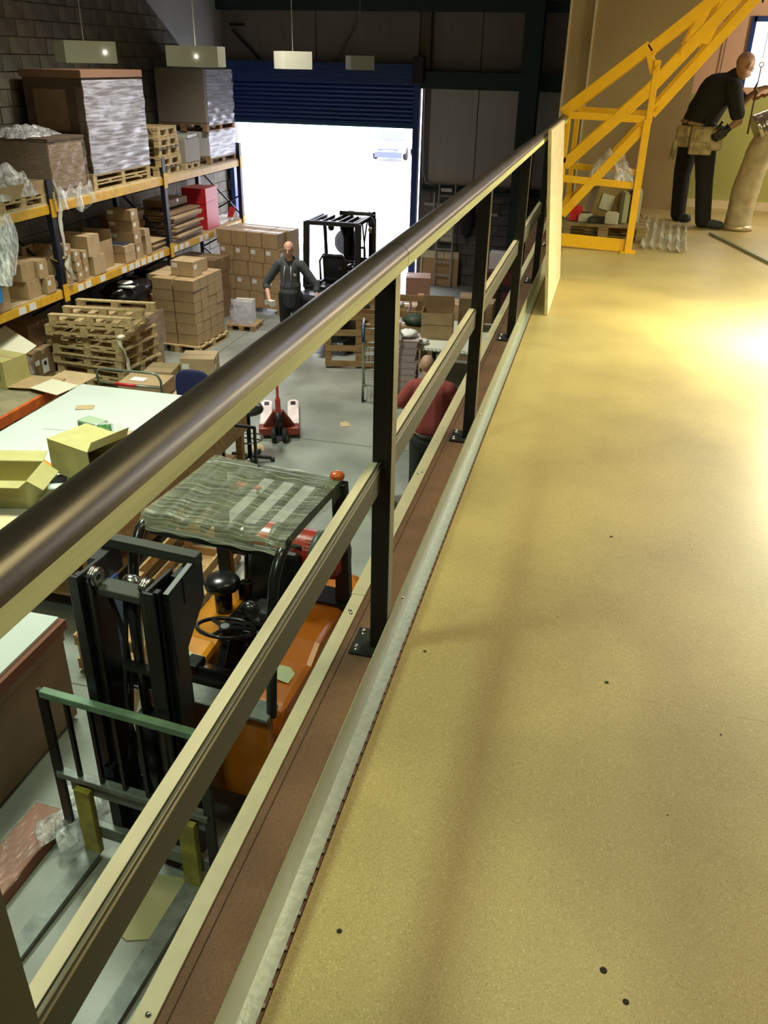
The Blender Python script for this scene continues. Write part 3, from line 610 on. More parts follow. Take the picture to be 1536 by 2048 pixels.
    for s in (-1, 1):
        X = x0 + s * .36
        g = G(); g.bb(X - .055, X + .055, y - .05, y - .002, .05, .58); P_('fork_shank', g, shank, .006)
        g = G(); g.ext([(X - .055, y - .05, .02), (X - .055, y - .05, .065), (X - .05, y - .95, .045), (X - .05, y - 1.02, .02)], (.11, 0, 0)); P_('fork_blade', g, gplate)
    return f
forklift('orange and yellow forklift with stretch wrapped overhead guard below the railing', (-1.93, 4.27, 0), math.radians(-5), orange, orange2, True, True)
forklift('dark forklift with bare barred overhead guard standing in the open doorway', (-4.45, 14.6, 0), PI, black, black, False, False, False, gplate, -0.10)
# ================================================================== pallet racking
RX, RB = -7.43, -8.38
rack = thing('pallet_racking', 'pallet racking with yellow beams and dark uprights along the block wall', 'racking', (RX, 12, 0))
UY = [4.1, 7.4, 10.7, 14.0, 17.3]
def rp(n, g, m, b=0, par=rack): return part(n, g, m, par, b, loc=None)
for y in UY:
    for x in (0, RB - RX):
        g = G(); g.bb(x - .04, x + .04, y - 12 - .05, y - 12 + .05, 0, 3.0); up = rp('upright', g, dblue)
        if x == 0:
            for z in (1.36, 2.52): g = G(); g.bb(x + .041, x + .055, y - 12 - .055, y - 12 + .055, z, z + .24); rp('beam_connector', g, beamy, 0, up)
    g = G()
    for z0, z1, a, b in [(0.2, 0.9, 0, 1), (0.9, 1.4, 1, 0), (1.6, 2.5, 0, 1), (2.0, 1.5, 0, 1)]:
        g.bar((a * (RB - RX), y - 12, z0), (b * (RB - RX), y - 12, z1), .03, .03)
    rp('brace', g, dblue)
lbl = G(); lbl.bb(0, .004, -.075, .075, -.045, .045); lme = lbl.mesh('shelf_label', paper)
for i in range(4):
    y0, y1 = UY[i] - 12 + .055, UY[i + 1] - 12 - .055
    for z in (1.41, 2.57):
        for x in (0, RB - RX):
            g = G(); g.bb(x - .022, x + .025, y0, y1, z, z + .115); bm_ = rp('beam', g, beamy, .004)
            if x == 0 and z < 2 and i >= 1:
                n = 14; 
                for k in range(n):
                    if random.random() < .72: part('shelf_label', lme, None, bm_, loc=(.0255, y0 + .12 + k * (y1 - y0 - .2) / n + random.uniform(-.02, .02), z + .056))
        for k in range(3):
            g = G(); w = (y1 - y0) / 3; g.bb(RB - RX - .02, .012, y0 + w * k + .004, y0 + w * (k + 1) - .004, z + .116, z + .134); rp('deck_board', g, ply if z > 2 else card2)
Z2, Z1 = 2.706, 1.546
GU = 'loads on the upper rack level'; GL = 'cartons on the lower rack level'
def pal(label, x, y, z, rz=0, m=wood, w=1.0, d=1.2, g=None, h=.13, tilt=(0, 0)): return make_pallet(label, (x, y, z), rz, m, g, w, d, tilt, h)
# tall wrapped load
pal('lower pallet under the tall wrapped load', -7.95, 12.78, Z2, 0, wood, .98, 1.75, h=.12); pal('upper pallet directly under the tall wrapped load', -7.95, 12.78, Z2 + .122, 0, wood, .98, 1.75, h=.12)
card5 = mat('deep_brown_card', (.12, .075, .045), .8, nz=.2, ns=4)
t = thing('wrapped_load', 'tall brown carton load with bright shrink wrapped side on the upper rack level', 'pallet load', (-7.95, 12.8, Z2 + .244))
g = G(); g.box((0, 0, .65), (.96, 1.7, 1.30)); part('carton_stack', g, card5, t, .01)
g = G(); g.box((0, 0, 1.32), (1.0, 1.76, .10)); part('carton_lid', g, mat('brown_lid', (.30, .16, .09), .7), t, .005)
g = G(); g.bb(-.33, .2, -.856, -.85, .58, 1.12); part('pale_panel', g, card3, t); g = G(); g.bb(-.48, .48, -.858, -.85, .52, .545); part('strap', g, black, t)
def wobble(x0, sgn, w0, w1, h0, h1, amp=.012):
    return lambda u, v: (x0 + amp * (1 + math.sin(u * 17 + v * 9) * math.sin(v * 23)), w0 + (w1 - w0) * u, h0 + (h1 - h0) * v)
g = G(); g.sheet(wobble(.486, 1, -.87, .87, -.02, 1.24), 24, 26); part('stretch_wrap', g, wrapf, t)
g = G(); g.sheet(lambda u, v: (.49 - .12 * u, -.868 - .004 * math.sin(v * 30), .1 + 1.05 * v), 4, 12); part('stretch_wrap', g, brownw, t)
g = G(); g.bb(.485, .489, -.5, .45, .72, 1.0); part('printed_panel', g, mat('grey_print', (.25, .25, .28), .5), t)
# brown wrapped load in front of it
pal('pallet under the low brown wrapped load', -7.9, 11.25, Z2, 0, wood, .9, .95, h=.12)
t = thing('wrapped_load', 'low brown carton load in loose clear wrap beside the crate', 'pallet load', (-7.9, 11.3, Z2 + .122))
g = G(); g.box((0, 0, .31), (.9, .85, .62)); part('carton_stack', g, card3, t, .02)
g = G(); g.box((0, .02, .645), (.94, .9, .05)); part('carton_lid', g, card5, t, .01)
g = G(); g.sheet(wobble(.455, 1, -.44, .46, -.1, .62, .015), 16, 18); part('stretch_wrap', g, brownw, t)
g = G(); g.sheet(lambda u, v: (.47 + .06 * math.sin(u * 14) * (1 - v) + .02, -.40 + .85 * u, -.28 + .30 * v + .05 * math.sin(u * 21)), 26, 8); part('loose_wrap', g, clearf, t)
g = G(); g.sheet(lambda u, v: (-.45 + .9 * u, -.43 - .006 * math.sin(u * 30), .1 + .55 * v), 12, 6); part('stretch_wrap', g, brownw, t)
# crate with plastic
pal('pallet under the flat crate at the left end of the upper level', -7.9, 10.15, Z2, 0, wood, .95, 1.0, h=.13)
t = thing('flat_crate', 'flat brown tray crate on a pallet at the left end of the upper rack level', 'crate', (-7.9, 10.15, Z2 + .132))
for a in ((-.47, -.455, -.5, .5), (.455, .47, -.5, .5), (-.455, .455, -.5, -.485), (-.455, .455, .485, .5)):
    g = G(); g.bb(*a, 0, .17); part('side_panel', g, card, t)
g = G(); g.bb(-.455, .455, -.485, .485, 0, .01); part('base_panel', g, card, t); g = G(); g.bb(.471, .473, .1, .3, .07, .1); part('printed_mark', g, card3, t)
def crump(seed, sx, sy, sz):
    rr = random.Random(seed); ph = [rr.uniform(0, 6) for _ in range(6)]
    return lambda u, v: (sx * (u - .5) + .05 * math.sin(v * 11 + ph[0]), sy * (v - .5) + .05 * math.sin(u * 13 + ph[1]), sz * (math.sin(PI * u) ** .5) * (math.sin(PI * v) ** .5 if 0 < v < 1 else 0) * (.75 + .25 * math.sin(u * 17 + ph[2]) * math.sin(v * 19 + ph[3])))
g = G(); g.sheet(crump(1, .9, 1.0, .42), 26, 26); one('polythene_heap', g, clearf, 'crumpled clear polythene heaped in the flat crate on the upper rack', 'plastic sheet', (-7.85, 10.2, Z2 + .15))
g = G(); g.sheet(crump(3, .55, 1.0, .16), 20, 20); one('polythene_sheet', g, clearf, 'grey polythene sheet lying on top of the low brown wrapped load', 'plastic sheet', (-7.95, 11.15, Z2 + .80))
def strip(p0, p1, w, n=18, sw=.05, seed=0):
    p0 = Vector(p0); p1 = Vector(p1)
    def fn(u, v):
        p = p0.lerp(p1, u); return (p.x + .03 * math.sin(u * 9 + v * 7 + seed), p.y + (v - .5) * w * (1 - .5 * abs(.5 - u)) + sw * math.sin(u * 5 + seed), p.z)
    return fn
g = G(); g.sheet(strip((-7.34, 10.72, 2.98), (-7.32, 10.75, 2.0), .05), 26, 3); g.sheet(strip((-7.32, 10.74, 2.0), (-7.36, 10.9, 1.62), .09, seed=2), 12, 4)
one('hanging_plastic_strip', g, mat('white_polythene', (.72, .70, .62), .35), 'twisted white plastic strip hanging down the rack upright near the left cartons', 'plastic strip')
g = G(); g.sheet(lambda u, v: (-7.30 + .05 * math.sin(v * 12), 9.05 + .62 * v + .1 * math.sin(u * 4), 2.72 - .85 * u * (1 - .3 * abs(v - .6))), 20, 14)
one('hanging_polythene', g, film('white_drape', (.9, .92, .93), .75, .15, 10, (3, 3, 1), .8), 'clear and white polythene sheet draped over the rack beam at the left edge', 'plastic sheet')
g = G(); g.sheet(lambda u, v: (-7.34 + .03 * math.sin(v * 12), 9.0 + .3 * v, 2.45 - .75 * u), 12, 8); one('blue_plastic', g, mat('sky_blue_plastic', (.02, .25, .62), .35), 'bright blue plastic sheet hanging behind the clear polythene', 'plastic sheet')
# pallet pile on rack
for k in range(5): pal('wooden pallet %s from the bottom of the pile on the upper rack' % ORD[k], -7.93 + (k % 2) * .03, 14.28 + .03 * (k % 3), Z2 + k * .152, 0.02 * k, wood, .98, .82, g='piled pallets on the upper rack', h=.15)
# small grey load
pal('white pallet under the small grey load', -7.85, 15.23, Z2, 0, wood, .8, .62, h=.12)
t = thing('small_load', 'small square grey brown load between the pallet pile and the white wrapped load', 'pallet load', (-7.8, 15.25, Z2 + .122))
g = G(); g.box((0, 0, .2), (.72, .6, .4)); part('carton_stack', g, mat('grey_card', (.36, .33, .27), .7), t, .01); g = G(); g.box((.02, 0, .43), (.66, .52, .05), rz=.15); part('folded_sheet', g, mat('pale_sheet', (.45, .46, .42), .5), t)
# lower white load and grey load on top
pal('pallet under the white wrapped load at the far end of the upper rack', -7.93, 16.6, Z2, 0, wood2, .98, 1.25, h=.13)
t = thing('wrapped_load', 'white wrapped load glowing in the daylight at the far rack end', 'pallet load', (-7.93, 16.6, Z2 + .132))
g = G(); g.box((0, 0, .22), (.95, 1.2, .44)); part('carton_stack', g, mat('white_card', (.7, .7, .7), .6), t, .02); g = G(); g.sheet(wobble(.48, 1, -.62, .62, -.02, .46), 14, 12); part('stretch_wrap', g, wrapf, t)
pal('pallet carrying the grey load above the white wrapped load', -7.93, 16.55, Z2 + .58, 0, wood2, 1.0, 1.3, h=.13)
t = thing('wrapped_load', 'large grey brown load with pale wrapped side on top of the white load', 'pallet load', (-7.93, 16.55, Z2 + .712))
g = G(); g.box((0, 0, .46), (.98, 1.28, .92)); part('carton_stack', g, mat('taupe_card', (.30, .25, .21), .7), t, .02); g = G(); g.sheet(wobble(.49, 1, -.55, .66, -.03, .90), 16, 20); part('stretch_wrap', g, wrapf, t)
# ---- lower level cartons: (front-right bottom corner on the rack line) Y range, x depth, height
def cl(label, y0, y1, h, xf=0.0, dx=.38, z=Z1, m=card, lab=True, rz=0): return carton(label, (RX + .03 - xf - dx / 2, (y0 + y1) / 2, z), (dx, y1 - y0, h), rz, m, GL, lab)
cl('brown carton at the left edge of the picture on the lower rack shelf', 9.15, 9.5, .30, 0, .35); cl('carton resting on the leftmost shelf carton', 9.15, 9.48, .26, 0, .35, Z1 + .302)
cl('wide carton with white label, bottom left of the open flapped carton', 10.30, 10.52, .22, .0, .55); cl('wide carton with white label stacked on the other wide carton', 10.22, 10.44, .24, .03, .55, Z1 + .222)
cl('dark carton behind the wide labelled cartons', 9.95, 10.25, .24, .05, .55, lab=False); cl('dark carton behind the wide cartons, upper one', 9.9, 10.2, .24, .07, .55, Z1 + .242, lab=False)
cl('upright carton beside the left rack upright', 10.40, 10.63, .28, -.02, .22, m=card, lab=False) if False else None
open_carton('open carton with raised flaps beside the left rack upright', (RX - .30, 10.52 + .22, Z1), (.40, .32, .44), .1, card, (10, -25, 70, 95), GL)
for k, (y, h, z) in enumerate([(10.93, .20, 0), (10.95, .20, .20), (10.97, .16, .40)]): cl('small narrow carton right of the rack upright, %s from the bottom' % ORD[k], y - .08, y + .09, h, .04, .25, Z1 + z)
for k in range(3): cl('small carton in the short labelled column, %s from the bottom' % ORD[k], 11.08 - .02 * k, 11.25 - .02 * k, .15, .0, .22, Z1 + .152 * k)
for k in range(2): cl('slim labelled carton of the pair left of the big shelf cartons, %s' % ['lower', 'upper'][k], 11.30, 11.44, .20, .03, .22, Z1 + .202 * k)
cl('large plain carton standing on the shelf, lower of two', 11.52, 11.86, .28, 0, .34, m=card2, lab=False); cl('large plain carton on the shelf, upper of two', 11.46, 11.80, .30, .02, .55, Z1 + .282, m=card2, lab=False)
open_carton('tall open carton with upright flap on the lower shelf', (RX - .33, 12.1, Z1), (.5, .36, .42), 0, card, (88, None, 88, 10), GL)
cl('carton under the dark laptop shaped folder, lower one', 12.45, 12.78, .15, 0, .42, m=card2, lab=False); cl('carton under the dark folder, upper one', 12.45, 12.78, .11, 0, .42, Z1 + .152, m=card2, lab=False)
g = G(); g.box((0, 0, .012), (.30, .28, .024)); o = one('dark_folder', g, mat('navy_folder', (.03, .035, .06), .3), 'dark flat folder lying on the shelf carton', 'folder', (RX - .18, 12.6, Z1 + .265), bev=.004); g = G(); g.bb(-.148, .148, -.143, -.1395, .003, .020); part('page_edge', g, paper, o)
for k in range(4): cl('carton in the tall shelf column behind the folder, %s from the bottom' % ORD[k], 12.84 - .02 * (k % 2), 13.08 - .02 * (k % 2), [.22, .19, .18, .17][k], .02 + (.02 if k > 1 else 0), .45, Z1 + [0, .222, .414, .596][k])
cl('narrow upright carton right of the tall shelf column, lower', 13.15, 13.33, .30, 0, .2, m=card2, lab=False); cl('narrow upright carton right of the tall shelf column, upper', 13.14, 13.31, .12, 0, .2, Z1 + .302, m=card2, lab=False)
for k in range(9):
    g = G(); g.box((0, 0, 0), (.62, .50, .012)); one('cardboard_sheet', g, card2, 'flat cardboard sheet in the low pile beside the middle rack upright, %s layer up' % ORD[k], 'cardboard', (RX - .33 + random.uniform(-.03, .03), 13.66 + random.uniform(-.03, .03), Z1 + .010 + .019 * k), (0, 0, random.uniform(-.08, .08)), 'folded cardboard on the lower shelf')
for k in range(7): cl('flat packed carton in the dark stack behind the middle upright, %s from the bottom' % ORD[k], 13.15, 13.95, .085, .42 + .03 * (k % 2), .42, Z1 + .087 * k, m=card3, lab=False)
for k in range(10):
    g = G(); g.box((0, 0, 0), (.85, 1.15 - .05 * (k % 3), .035)); one('cardboard_bundle', g, card2 if k % 3 else card3, 'flat cardboard bundle in the pile right of the middle upright, %s from the bottom' % ORD[k], 'cardboard', (RX - .46 + .05 * (k % 3), 14.75 + .04 * (k % 2), Z1 + .02 + .052 * k), (0.02, 0, random.uniform(-.06, .06)), 'cardboard bundles by the red box', bev=.004)
cl('brown carton on top of the cardboard bundles by the red box', 14.5, 15.3, .12, .25, .5, Z1 + .56, m=card3, lab=False)
t = thing('red_box', 'tall red plastic box at the bright end of the lower rack shelf', 'box', (RX - .28, 15.95, Z1 + .0))
g = G(); g.box((0, 0, .38), (.50, .55, .76)); part('box_body', g, redc, t, .01); g = G(); g.box((0, 0, .50), (.52, .57, .03)); part('lid_rim', g, redc, t, .004)
for k in range(2):
    g = G(); g.box((0, 0, .02), (.35, .5, .04)); one('white_sheet_stack', g, paper, ['white stack of sheets under the red box corner', 'white stack of sheets right of the red box'][k], 'sheets', (RX - .25, 16.55 + .55 * k, Z1 + .002), (0, 0, .1))
t = thing('folded_sign', 'small red and white folded sign at the end of the lower rack shelf', 'sign', (-7.55, 17.1, Z1), .3); part('red_face', G().ext([(-.12, -.05, 0), (.12, -.05, 0), (.04, -.01, .24), (-.06, -.01, .24)], (0, .012, 0)), redc, t); part('white_face', G().ext([(-.02, -.06, 0), (.16, -.06, 0), (.06, -.02, .18)], (0, .008, 0)), paper, t)
# ---- items under the lower beam
GF = 'cartons stored under the rack'
for k, (y, x, z, h, w, d) in enumerate([(9.55, -7.75, 0, .42, .5, .5), (10.1, -7.75, 0, .42, .5, .5), (10.65, -7.85, 0, .42, .5, .5), (9.55, -7.75, .425, .38, .5, .5), (10.1, -7.75, .425, .38, .5, .5), (10.68, -7.85, .425, .4, .5, .5), (9.0, -7.7, 0, .5, .5, .5), (9.0, -7.7, .505, .4, .5, .45), (10.3, -7.9, .81, .33, .5, .5)]):
    carton('brown carton under the left rack beam, %s counting from the floor and left' % ORD[k], (x, y, z), (w, d, h), 0, card if k % 2 else card3, GF, k in (1, 4))
g = G(); g.bb(.001, .004, -.07, .07, 0, .2); o = one('shipping_note', g, paper, 'white delivery note with black square stuck on a carton under the rack', 'paper', (-7.4995, 10.1, .47)); g = G(); g.bb(.0045, .006, -.03, .03, .11, .17); part('printed_square', g, black, o)
g = G(); g.sheet(lambda u, v: (-7.47 + .02 * math.sin(u * 9), 9.2 + .6 * u, .55 + .25 * v + .02 * math.sin(u * 17)), 14, 8); one('clear_wrap', g, clearf, 'shiny clear wrap over the cartons under the left rack beam', 'plastic sheet')
g = G(); g.box((0, 0, 0), (.5, .9, .01)); one('white_board', g, mat('cream_board', (.7, .66, .5)), 'pale curved board leaning over the cartons under the rack at the left edge', 'board', (-7.55, 9.25, 1.02), (.25, .5, 0))
# green pallet pile
GP = 'pallets in the pile on the floor by the rack'
for k in range(7): make_pallet('pallet %s from the floor in the pallet pile' % ORD[k], (-6.84 + .03 * (k % 2), 10.68 - .02 * (k % 3), .001 + .146 * k), PI / 2 - .10 + .02 * (k % 3), wood, GP, w=.95, d=1.15)
make_pallet('upturned pallet second from the top of the pallet pile', (-6.88, 10.62, 1.024 + .146), PI / 2 + .10, wood, GP, tilt=(PI, 0), w=.95, d=1.15)
make_pallet('upturned pallet on top of the pallet pile with three skids showing', (-6.80, 10.66, 1.172 + .146), PI / 2 + .12, wood, GP, tilt=(PI, 0), w=.95, d=1.2)
carton('lower brown carton wrapped in film behind the pallet pile', (-7.0, 11.85, .0), (.5, .68, .46), -.05, card3, None, False); carton('upper brown carton wrapped in film behind the pallet pile', (-7.0, 11.85, .462), (.5, .68, .46), -.05, card3, None, False)
g = G(); g.sheet(lambda u, v: (-6.715 + .015 * math.sin(u * 19) * math.sin(v * 13), 11.48 + .76 * u, .02 + .93 * v), 14, 14); one('stretch_film', g, brownw, 'clear stretch film on the side of the brown cartons behind the pallet pile', 'plastic sheet')
g = G(); g.sheet(strip((-6.20, 10.06, 1.12), (-6.18, 10.1, .55), .04, seed=4), 20, 3); g.ell((-6.2, 10.05, 1.12), (.05, .07, .03)); one('plastic_tie', g, mat('pale_string', (.75, .68, .56), .5), 'knotted pale plastic tie hanging from the pallet pile', 'plastic tie')
# black bag heap + cartons
def lump(c, r, seed, n=26, m=18, amp=.22):
    rr = random.Random(seed); w = [(rr.uniform(3, 9), rr.uniform(3, 9), rr.uniform(0, 6)) for _ in range(6)]
    g = G(); 
    def fn(u, v):
        a = 2 * PI * u; b = PI * v; k = 1 + amp * sum(math.sin(p * a_ + q * b + s) for (p, q, s), a_ in zip([(round(x), y, s) for x, y, s in w], [a] * 6)) / 3
        return (c[0] + r[0] * k * math.sin(b) * math.cos(a), c[1] + r[1] * k * math.sin(b) * math.sin(a), c[2] + r[2] * k * math.cos(b))
    g.sheet(fn, n, m); return g
one('black_bin_bag', lump((-7.62, 12.75, 1.05), (.36, .55, .17), 5), mat('shiny_black_plastic', (.012, .012, .014), .2, bump=.6, bs=18), 'glossy black bin bag heaped on cartons behind the pallet pile', 'bag')
g = G(); g.lathe([(0, .01), (.12, .01), (.13, 0)], (-7.5, 12.5, 1.23), n=14); g.box((-7.42, 12.4, 1.19), (.25, .12, .02)); one('white_disc', g, paper, 'white paper disc and card lying on the black bin bag', 'paper')
carton('wide brown carton under the black bin bag', (-7.75, 12.8, 0), (.7, .9, .88), 0, card3, None, False)
for k in range(4): carton('light brown carton in the column between bag and tall stack, %s from the floor' % ORD[k], (-7.32, 13.62, .14 + .27 * k), (.42, .75, .265), .0, card2, 'column of cartons on a pallet behind the tall stack', False)
make_pallet('pallet under the carton column behind the tall stack', (-7.4, 13.5, 0), .0, wood, w=.9, d=1.1, h=.135)
carton('black box standing under the rack behind the tall stack', (-7.9, 14.4, 0), (.55, .9, 1.1), 0, black, None, False)
# tall carton stack in the aisle
GS = 'cartons of the tall stack in the aisle'
make_pallet('pallet under the tall carton stack in the aisle', (-6.84, 13.42, 0), -.06, wood, w=.86, d=1.12, h=.13)
base = Vector((-6.84, 13.42, .132)); q = Euler((0, 0, -.06)).to_matrix()
hs = [.185, .185, .185, .185, .185, .185]; z = 0
for r, h in enumerate(hs):
    for i in range(2):
        for j in range(4):
            if i == 0 and j > 0: continue
            p = base + q @ Vector((-.2 + .4 * i, -.39 + .26 * j, z)) + Vector((random.uniform(-.006, .006), random.uniform(-.006, .006), 0))
            carton('brown carton in the tall aisle stack, %s layer from the bottom, %s' % (ORD[r], ['front left', 'front right', 'right side second', 'right side third', 'right side rear'][0 if i == 0 else 1 + j]), tuple(p), (.385, .252, h - .004), -.06 + random.uniform(-.02, .02), card, GS, False)
    z += h
carton('larger taped carton on top of the tall aisle stack', (-6.78, 13.3, .132 + z), (.44, .30, .25), -.1, card2, None, True)
carton('taped carton behind the top carton of the tall aisle stack', (-6.88, 13.68, .132 + z), (.5, .28, .2), -.05, card, None, False)
# back stack by the door
GB = 'cartons of the block stack by the door'
make_pallet('pallet under the carton block beside the door', (-6.62, 16.25, 0), -.16, wood2, w=1.42, d=1.0, h=.13)
base = Vector((-6.62, 16.25, .132)); q = Euler((0, 0, -.16)).to_matrix()
for r in range(5):
    n = 4 if r % 2 else 3
    n = 4
    for i in range(n):
        p = base + q @ Vector((-.52 + .345 * i + (.03 if r % 2 else -.02), -.28, .285 * r))
        carton('carton in the block by the door, row %s from the bottom, %s from the left' % (ORD[r], ORD[i]), tuple(p), (.335, .40, .28), -.16 + random.uniform(-.012, .012), card, GB, r % 2 == 1)
    p = base + q @ Vector((.5, .15, .285 * r)); carton('rear side carton of the block by the door, %s layer from the bottom' % ORD[r], tuple(p), (.40, .40, .28), -.16, card, GB, False)
    p = base + q @ Vector((-.2, .15, .285 * r)); carton('long top carton behind the front row of the block by the door, %s layer' % ORD[r], tuple(p), (.95, .40, .28), -.16, card, GB, False) if r == 4 else None
# things between rack end and that block
for k, (x, y, z, w, d, h, m, lab) in enumerate([(-7.35, 15.2, 0, .7, .6, .85, card3, 'reddish carton standing left of the carton block by the door'), (-7.45, 15.3, .855, .9, .6, .28, card3, 'flat wide carton lying on the reddish carton near the rack end'), (-7.5, 14.75, .0, .5, .5, .9, card2, 'pale carton behind the tall aisle stack')]):
    carton(lab, (x, y, z), (w, d, h), -.1, m, None, False)
carton('small wrapped carton standing on a pallet near the carton block', (-6.35, 14.65, .11), (.36, .3, .42), .1, mat('white_card', (.7, .7, .7), .6), None, False)
make_pallet('small pallet under the white wrapped carton', (-6.35, 14.65, 0), .05, wood2, w=.55, d=.5, h=.105)
g = G(); g.sheet(lambda u, v: (-6.55 + .42 * u + .02 * math.sin(v * 9), 14.46 + .01 * math.sin(u * 20) * math.sin(v * 15), .08 + .5 * v), 12, 12); one('stretch_film', g, wrapf, 'loose stretch film round the small white carton near the block', 'plastic sheet')
# small cartons in the near aisle
carton('small white topped carton on the floor at the aisle end of the handrail gap', (-5.05, 10.9, 0), (.3, .26, .36), .1, card2, None, True)
carton('taped carton of the pair beside the blue chair, upper', (-5.45, 10.85, .362), (.50, .42, .34), .25, card2, None, True); carton('carton of the pair beside the blue chair, lower', (-5.45, 10.85, 0), (.52, .44, .36), .25, card2, None, False)
carton('open topped brown carton left of the pair beside the blue chair', (-5.85, 10.45, .30), (.42, .42, .30), .15, card2, None, True); carton('carton underneath the left one of the pair by the blue chair', (-5.85, 10.45, 0), (.44, .44, .298), .15, card2, None, True)
# ================================================================== near tables and what stands on them
t = thing('packing_table', 'big white topped packing table left of the handrail', 'table', (-4.75, 7.0, 0))
g = G(); g.bb(-1.28, .90, -1.75, 1.76, .87, .90); part('table_top', g, white_top, t)
g = G(); g.bb(-1.27, .86, -1.72, 1.73, .80, .869); part('top_frame', g, wood2, t)
g = G(); g.bb(.87, .905, -1.75, 1.75, .56, .869); part('side_apron', g, wood2, t); g = G(); g.bb(.86, .93, -1.85, 1.7, .03, .12); part('floor_rail', g, wood2, t)
for x in (-1.2, .84):
    for y in (-1.6, 0, 1.65): g = G(); g.bb(x - .04, x + .04, y - .04, y + .04, 0, .779); part('leg', g, wood2, t)
g = G(); g.bb(-1.2, .8, -1.6, 1.6, .25, .27); part('under_shelf', g, wood2, t)
g = G(); g.sheet(lambda u, v: (-.9 + 1.7 * u, .35 + .04 * math.sin(u * 8) + .02 * v, .9015 + .002 * math.sin(u * 20)), 20, 1); part('torn_sheet_edge', g, mat('sheet_seam', (.45, .5, .48)), t)
g = G(); g.bb(-1.2, .85, -1.74, -1.5, .905, .93); part('edge_batten', g, ply, t)
t = thing('cabinet_bench', 'white topped box bench with brown sides at the lower left', 'bench', (-4.8, 2.6, 0))
g = G(); g.bb(-1.5, 1.36, -2.6, 1.68, .90, .925); part('bench_top', g, white_top, t)
g = G(); g.bb(-1.5, 1.40, -2.6, 1.70, .82, .899); part('top_edge', g, mat('red_brown_edge', (.16, .045, .02), .5), t)
g = G(); g.bb(1.355, 1.375, -2.6, 1.66, .04, .82); part('side_panel', g, mat('brown_hardboard', (.20, .13, .07), .6, nz=.2, ns=3), t)
g = G(); g.bb(-1.5, 1.355, 1.64, 1.66, .04, .82); part('end_panel', g, mat('brown_hardboard', (.2, .13, .07)), t); g = G(); g.bb(1.376, 1.39, -2.6, 1.66, .74, .82); part('side_batten', g, mat('brown_hardboard', (.2, .13, .07)), t)
for k in range(4):
    g = G(); y = .3 + .85 * k; g.box((0, 0, .05), (.26, .83, .10)); o = one('wrapped_package', g, mat('terracotta_board', (.24, .065, .025), .4, nz=.3, ns=4), 'flat reddish package in clear film beside the brown bench, %s from the near end' % ORD[k], 'package', (-3.05, y + .1, 0.0), (0, 0, -.04), 'flat packages along the bench', .01)
    g = G(); g.sheet(lambda u, v: (-.14 + .28 * u, -.415 + .83 * v, .108 + .008 * math.sin(u * 9 + v * 17 + k)), 8, 20); part('film', g, packf, o)
g = G(); g.sheet(crump(9, .3, .5, .14), 16, 16); one('crumpled_film', g, clearf, 'crumpled shiny film on the floor behind the backrest', 'plastic sheet', (-2.85, 3.35, .10))
# crates under and beside the table
def crate(label, loc, w, d, h, n, m=wood2, rz=0):
    t = thing('wooden_crate', label, 'crate', loc, rz)
    for x in (-w / 2, w / 2):
        for y in (-d / 2, 0, d / 2): g = G(); g.bb(x - .03, x + .03, y - .035, y + .035, 0, h); part('crate_post', g, m, t)
        for k in range(n): z = .08 + (h - .12) * k / max(1, n - 1); g = G(); g.bb(x - .012 + .04 * (1 if x > 0 else -1), x + .012 + .04 * (1 if x > 0 else -1), -d / 2 - .04, d / 2 + .04, z - .05, z + .05); part('crate_slat', g, m, t)
    for y in (-d / 2, d / 2):
        for k in range(n): z = .08 + (h - .12) * k / max(1, n - 1); g = G(); g.bb(-w / 2, w / 2, y - .012, y + .012, z - .05, z + .05); part('crate_slat', g, m, t)
    g = G(); g.bb(-w / 2, w / 2, -d / 2, d / 2, .02, .04); part('crate_floor', g, m, t); return t
crate('long slatted wooden crate on the floor left of the wrapped forklift', (-3.42, 5.75, 0), .5, 1.9, .36, 2)
crate('taller wooden crate against the packing table side', (-3.85, 6.35, 0), .4, 1.9, .72, 3) if False else None
g = G(); g.bb(-.05, .05, -.05, .05, 0, 1.0); one('blue_upright', g, blue, 'short blue steel post beside the slatted crates', 'post', (-3.32, 4.78, 0))
g = G(); g.bar((-.0, 0, 0), (.12, .5, .92), .05, .09); one('timber_batten', g, wood, 'pale timber batten leaning by the mast behind the forklift', 'batten', (-3.05, 4.35, 0))
GT = 'open cartons on the packing table'
open_carton('big greenish brown open carton in the middle of the packing table', (-4.72, 6.50, 1.165), (.34, .46, .56), -.32, card4, (None, 25, None, 30), GT, ry90=True)
open_carton('open carton with long flaps at the left edge of the packing table', (-4.92, 5.86, .905), (.46, .42, .27), .25, card4, (4, -35, 12, 10), GT)
g = G(); g.box((0, 0, .012), (.5, .36, .02)); one('document_stack', g, mat('printed_paper', (.62, .62, .58), .6), 'white printed sheets lying at the near end of the packing table', 'paper', (-4.55, 5.45, .903), (0, 0, .2))
carton('carton lying under the document sheets at the near table end', (-4.75, 5.42, .60), (.6, .3, .0001 + .2), 0, card2, None, False) if False else None
o = one('magazine', G().bb(-.13, .13, -.19, .19, 0, .006), mat('orange_cover', (.75, .22, .03), .4), 'orange and yellow magazine on the packing table', 'magazine', (-5.12, 6.42, .904), (0, 0, -.5)); part('yellow_half', G().bb(-.13, .13, -.19, -.02, .0062, .0075), mat('yellow_cover', (.85, .65, .05), .4), o)
t = thing('tape_dispenser', 'black desk tape dispenser on the packing table', 'tape dispenser', (-4.78, 6.25, .902), .5)
